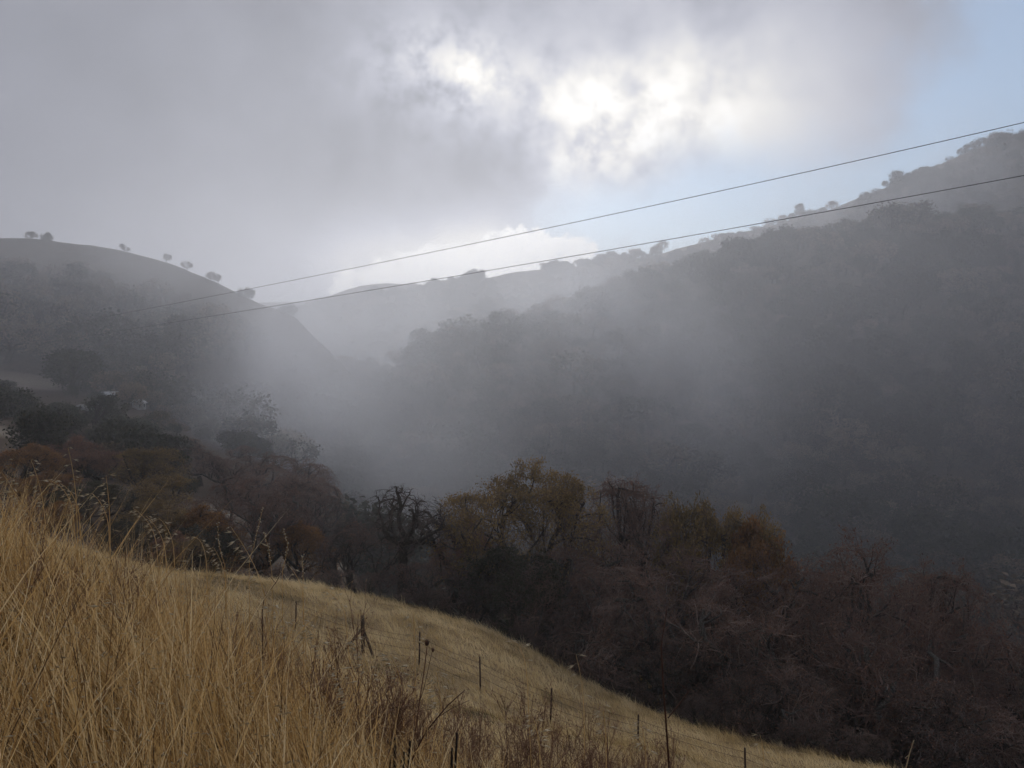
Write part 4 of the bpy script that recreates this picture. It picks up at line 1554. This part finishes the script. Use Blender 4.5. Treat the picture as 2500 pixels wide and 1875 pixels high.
STALKS = [((68, 448), (77, 520), 4.6, 9, 'tallest oat stalk, rising alone above the golden bank at left', .55, 1.0),
          ((31, 460), (45, 526), 4.5, 12, 'oat stalk with spread husks left of the tallest stalk', .5, 1.05),
          ((2, 473), (24, 530), 4.5, 11, 'oat stalk cut close by the left picture edge', .5, 1.0),
          ((14, 492), (34, 534), 4.4, 10, 'short oat stalk low at the left picture edge', .5, 1.0),
          ((49, 480), (74, 524), 4.6, 12, 'arching oat stalk leaning left just below the tallest one', .75, 1.0),
          ((60, 483), (80, 526), 4.7, 10, 'second arching oat stalk between the leaning one and the tallest', .7, .95),
          ((106, 476), (110, 528), 4.6, 12, 'upright oat stalk with pale husks right of the tallest one', .5, 1.1),
          ((93, 494), (109, 534), 4.6, 11, 'leaning oat stalk with a dense pale head beside the upright one', .6, 1.1),
          ((133, 508), (157, 552), 4.6, 12, 'oat stalk leaning left in front of the dark oaks', .6, 1.05),
          ((159, 518), (174, 556), 4.7, 12, 'oat stalk with many husks at the edge of the golden grass', .6, 1.05),
          ((146, 516), (166, 562), 4.4, 12, 'thick oat head between two leaning stalks on the bank edge', .6, 1.0),
          ((193, 537), (207, 576), 4.7, 8, 'oat stalk with a hooked tip further right on the bank edge', .9, 1.0),
          ((231, 527), (266, 610), 4.4, 12, 'large leaning oat stalk in front of the small orange oak', .4, 1.35),
          ((289, 566), (303, 600), 4.6, 5, 'thin oat stalk above the crest right of the beaded stems', .5, 1.2),
          ((325, 589), (346, 622), 4.5, 9, 'leaning oat stalk in front of the upper meadow', .5, 1.25),
          ((214, 548), (226, 590), 4.6, 9, 'oat stalk with clustered husks at the foot of the orange oak', .5, 1.1),
          ((413, 614), (415, 656), 4.4, 8, 'oat stalk with white husks left of a fence post', .5, 1.45),
          ((508, 640), (528, 700), 4.2, 4, 'nodding oat stalk with few husks over the mid meadow', .9, 1.3),
          ((576, 655), (584, 720), 4.2, 5, 'thin oat stalk right of mid picture against the dark trees', .5, 1.3),
          ((390, 655), (402, 700), 4.2, 12, 'oat stalk with long husks among the purplish weeds', .5, 1.5),
          ((352, 640), (372, 700), 4.2, 13, 'oat stalk leaning left over the purplish weeds', .6, 1.4),
          ((300, 618), (326, 680), 4.2, 13, 'heavy oat stalk below the wooden brace post', .6, 1.4),
          ((270, 606), (292, 660), 4.3, 12, 'oat stalk below the thin upper fence post', .6, 1.3),
          ((335, 668), (352, 728), 3.9, 13, 'oat stalk low among the weeds left of mid picture', .6, 1.4),
          ((436, 672), (442, 730), 3.9, 11, 'oat stalk right of the round-headed thistle', .5, 1.4),
          ((602, 705), (606, 750), 3.9, 9, 'short oat stalk low right of mid picture', .5, 1.3),
          ((532, 716), (540, 760), 3.8, 10, 'short oat stalk at the bottom in mid picture', .5, 1.3),
          ((640, 722), (646, 765), 3.9, 9, 'short oat stalk left of the tall dark stem', .5, 1.3),
          ((760, 735), (764, 772), 4.0, 3, 'nearly bare oat stalk low at right', .5, 1.3)]
for i, (tip, base, D, nh, lab, cv, sc) in enumerate(STALKS):
    oat_stalk(tip, base, D, nh, lab, 100 + i, cv, sc)


def bead_stalk(pts, D, label, seed):
    rng = np.random.default_rng(seed)
    c0 = np.array([P(px, py, D) for px, py in pts])
    g = ground_z(np.array([c0[-1, 0]]), np.array([D]))[0]
    foot = np.array([c0[-1, 0], D, g - .02])
    c0 = np.concatenate([c0, foot[None]])
    s = np.linspace(0, 1, len(c0)); t = np.linspace(0, 1, 40)
    c = np.stack([np.interp(t, s, c0[:, k]) for k in range(3)], -1)
    c[1:-1] = (c[:-2] + c[1:-1] * 2 + c[2:]) / 4
    e = link('beaded_stem', None, None, foot)
    tag(e, label, 'weed stem', 'thin beaded stems above the bank')
    mb = MB(); mb.tubes((c - foot)[::-1], np.linspace(.0017, .001, 40)[None], 4, .6)
    link('stem', mb.mesh('beaded_stem', MAT['straw']), e)
    L = int(40 * .55)
    b = MB()
    m = 26
    i = rng.integers(0, L, m)
    b.spindles(c[i] - foot + rng.normal(0, .003, (m, 3)), rng.normal(0, 1, (m, 3)), .011, .007, rng.uniform(.5, 1, m))
    o = link('seed_beads', b.mesh('seed_beads', MAT['husk']), e)
    o['kind'] = 'stuff'


bead_stalk([(263, 508), (258, 528), (254, 545), (249, 562)], 4.5, 'beaded stem leaning right, tallest of the beaded stems', 1)
bead_stalk([(283, 528), (288, 545), (286, 556), (282, 572)], 4.5, 'bent beaded stem right of the tallest beaded one', 2)
bead_stalk([(264, 532), (269, 550), (272, 575)], 4.4, 'beaded stem bowing left below the tallest beaded one', 3)
bead_stalk([(218, 521), (218, 540), (221, 553), (225, 566)], 4.5, 'beaded stem in front of the small orange oak', 4)
bead_stalk([(302, 556), (303, 570), (303, 590)], 4.5, 'short beaded stem right of the others above the crest', 5)


def weed_mesh(seed, H, forks=9, subs=4, spread=.5, heads=True):
    rng = np.random.default_rng(seed)
    p0 = grow(rng, np.zeros((1, 3)), UP[None], H, 10, .06, UP * .02)
    r0 = np.linspace(.0042, .0016, 11)[None]
    pos, d, t = spawn(rng, p0, forks, .25, .97, .3, spread + .3)
    p1 = grow(rng, pos, d, H * .38 * (1.2 - t * .8) * rng.uniform(.6, 1.3, forks), 5, .10, UP * .12)
    pos, d, t = spawn(rng, p1, subs, .3, 1, .3, .8)
    p2 = grow(rng, pos, d, H * .12 * rng.uniform(.5, 1.4, len(pos)), 3, .12, UP * .1)
    mb = MB()
    mb.tubes(p0, r0, 5, .4); mb.tubes(p1, np.tile(np.linspace(.0022, .0012, 6), (len(p1), 1)), 4, .5); mb.tubes(p2, np.tile(np.linspace(.0014, .0009, 4), (len(p2), 1)), 3, .6)
    st = mb.mesh('weed_stem', MAT['weed'])
    hd = None
    if heads:
        tips = np.concatenate([p2[:, -1], p1[:, -1]])
        m = len(tips)
        hb = MB()
        hb.spindles(np.repeat(tips, 2, 0), rng.normal(0, .5, (2 * m, 3)) + UP, rng.uniform(.010, .022, 2 * m), rng.uniform(.004, .008, 2 * m), rng.uniform(.3, 1, 2 * m))
        hd = hb.mesh('weed_heads', MAT['weed'])
    return st, hd


WEEDS = [weed_mesh(201, .8), weed_mesh(202, .7, 12, 5, .7), weed_mesh(203, .9, 8, 3, .4), weed_mesh(204, .6, 14, 5, .8), weed_mesh(205, .75, 10, 6, .6)]


def build_weeds():
    rng = np.random.default_rng(77)
    zones = [  # px range, depth range, count, height scale, label
        (310, 410, 4.0, 5.6, 28, 0.9, 'purplish-brown branching weed in the thicket below the fence', 'purplish weeds below the fence'),
        (250, 330, 4.6, 6.0, 14, 0.85, 'thin dark dead weed poking through the grass below the crest', 'dead weeds through the grass'),
        (410, 560, 4.0, 5.4, 44, 0.8, 'brown seeding weed at the bottom near mid picture', 'brown weeds along the bottom'),
        (560, 720, 3.9, 5.4, 46, 0.8, 'brown upright seeding weed at the bottom right of mid picture', 'brown weeds along the bottom right'),
        (720, 900, 4.2, 5.6, 14, 0.7, 'sparse weed tip at the bottom towards the right corner', 'weeds towards the right corner'),
        (30, 240, 3.4, 5.0, 14, 0.85, 'thin brown weed standing among the golden bank grass', 'weeds among the golden grass')]
    for x0, x1, d0, d1, n, hs, lab, grp in zones:
        for i in range(n):
            D = rng.uniform(d0, d1); px = rng.uniform(x0, x1)
            x = (px - 512) / FPX * D
            e = link('dry_weed', None, None, (x, D, ground_z(np.array([x]), np.array([D]))[0] - .01))
            e.rotation_euler = (rng.normal(0, .10), rng.normal(-.06, .14), rng.uniform(0, 6.28))
            s = hs * rng.uniform(.75, 1.2)
            e.scale = (s, s, s)
            wk = int(rng.integers(0, len(WEEDS)))
            tag(e, ('slender', 'bushy', 'tall sparse', 'low spreading', 'feathery')[wk] + ' ' + lab, 'weed', grp)
            st, hd = WEEDS[wk]
            link('stem', st, e)
            if hd:
                o = link('seed_heads', hd, e)
                o['kind'] = 'stuff'


build_weeds()


def stem_thing(name, label, cat, paths, D, mat, extra=None):
    """one plant from bearing polylines: first path is the main stem, rooted in the ground"""
    main = np.array([P(px, py, D) for px, py in paths[0][0]])
    g = ground_z(np.array([main[0, 0]]), np.array([D]))[0]
    foot = np.array([main[0, 0], D, g - .03])
    e = link(name, None, None, foot)
    tag(e, label, cat)
    for i, (pp, r0, r1) in enumerate(paths):
        c = np.array([P(px, py, D - .05 * i) for px, py in pp])
        if i == 0: c = np.concatenate([foot[None], c])
        t = np.linspace(0, 1, 14)
        s = np.linspace(0, 1, len(c))
        cc = np.stack([np.interp(t, s, c[:, k]) for k in range(3)], -1)
        mb = MB(); mb.tubes(cc - foot, np.linspace(r0, r1, 14)[None], 6, .25, cap=True)
        link('stem' if i == 0 else 'side_shoot', mb.mesh('plant_stem', mat, True), e)
    return e, foot


MAT['stem_red'] = make_mat('red_brown_stem', m_plain((0.10, 0.045, 0.03), 0.6, 30, .5))
MAT['char'] = make_mat('charred_stem', m_plain((0.028, 0.024, 0.022), 0.9, 30, .5))
stem_thing('tall_stem', 'tall dark red-brown stem with one bent side shoot at lower right', 'plant stem',
           [([(669, 766), (666, 722), (664, 699), (662, 662), (661, 645), (665, 622), (668, 602)], .0065, .002),
            ([(668, 718), (680, 703), (689, 691), (683, 686), (677, 683)], .0035, .0018)], 4.0, MAT['stem_red'])
e, foot = stem_thing('thistle', 'dried thistle with a round dark head left of mid picture', 'thistle',
                     [([(414, 742), (419, 705), (424, 672), (427, 647)], .0042, .003), ([(420, 700), (424, 688), (432, 652)], .0022, .0016)], 4.1, MAT['weed'])
for px, py, r in ((427, 643, .012), (433, 650, .008)):
    c = P(px, py, 4.1) - foot
    mb = MB()
    k = 7
    a = np.linspace(-1, 1, k)
    mb.tubes(np.stack([np.zeros(k), np.zeros(k), a * r * 1.25], -1) + c, (np.sqrt(np.maximum(1 - a ** 2, .02)) * r)[None], 9, .15, cap=True)
    rg = np.random.default_rng(5)
    mb.spindles(np.repeat(c[None], 22, 0) + np.array([0, 0, r * .6]), rg.normal(0, .8, (22, 3)) + UP, r * 1.9, r * .2, .4)
    link('flower_head', mb.mesh('thistle_head', MAT['weed']), e)
for i, (tops, lab) in enumerate([([(391, 742), (395, 738)], 'left pair of short charred stubs at the bottom'),
                                 ([(410, 741), (404, 752)], 'right pair of short charred stubs at the bottom'),
                                 ([(457, 733), (452, 748)], 'charred dark stub standing apart right of the burnt stubs'),
                                 ([(401, 760)], 'lowest charred stub between the burnt pairs')]):
    paths = []
    for j, (px, py) in enumerate(tops):
        paths.append(([(px - 3 + j * 2, 790), (px, py)], .0095, .005))
    stem_thing('charred_stub', lab, 'burnt stub', paths, 3.6, MAT['char'])[0]['group'] = 'charred stubs at the bottom'
stem_thing('bent_twig', 'dark red bare twig arching right from the charred stubs', 'twig',
           [([(408, 768), (425, 733), (447, 706), (465, 690)], .006, .002), ([(440, 716), (452, 708), (470, 700)], .002, .0012)], 3.8, MAT['stem_red'])
stem_thing('bent_twig', 'pale thin bare stem hooked over near the right corner', 'twig',
           [([(905, 772), (910, 752), (914, 740)], .004, .002), ([(909, 755), (905, 758)], .002, .001)], 4.2, MAT['husk'])
stem_thing('bent_twig', 'thin grey forked stem in front of the small orange oak', 'twig',
           [([(262, 600), (278, 580), (281, 562)], .003, .0015), ([(276, 584), (262, 566), (256, 552)], .002, .001)], 4.4, MAT['weed'])
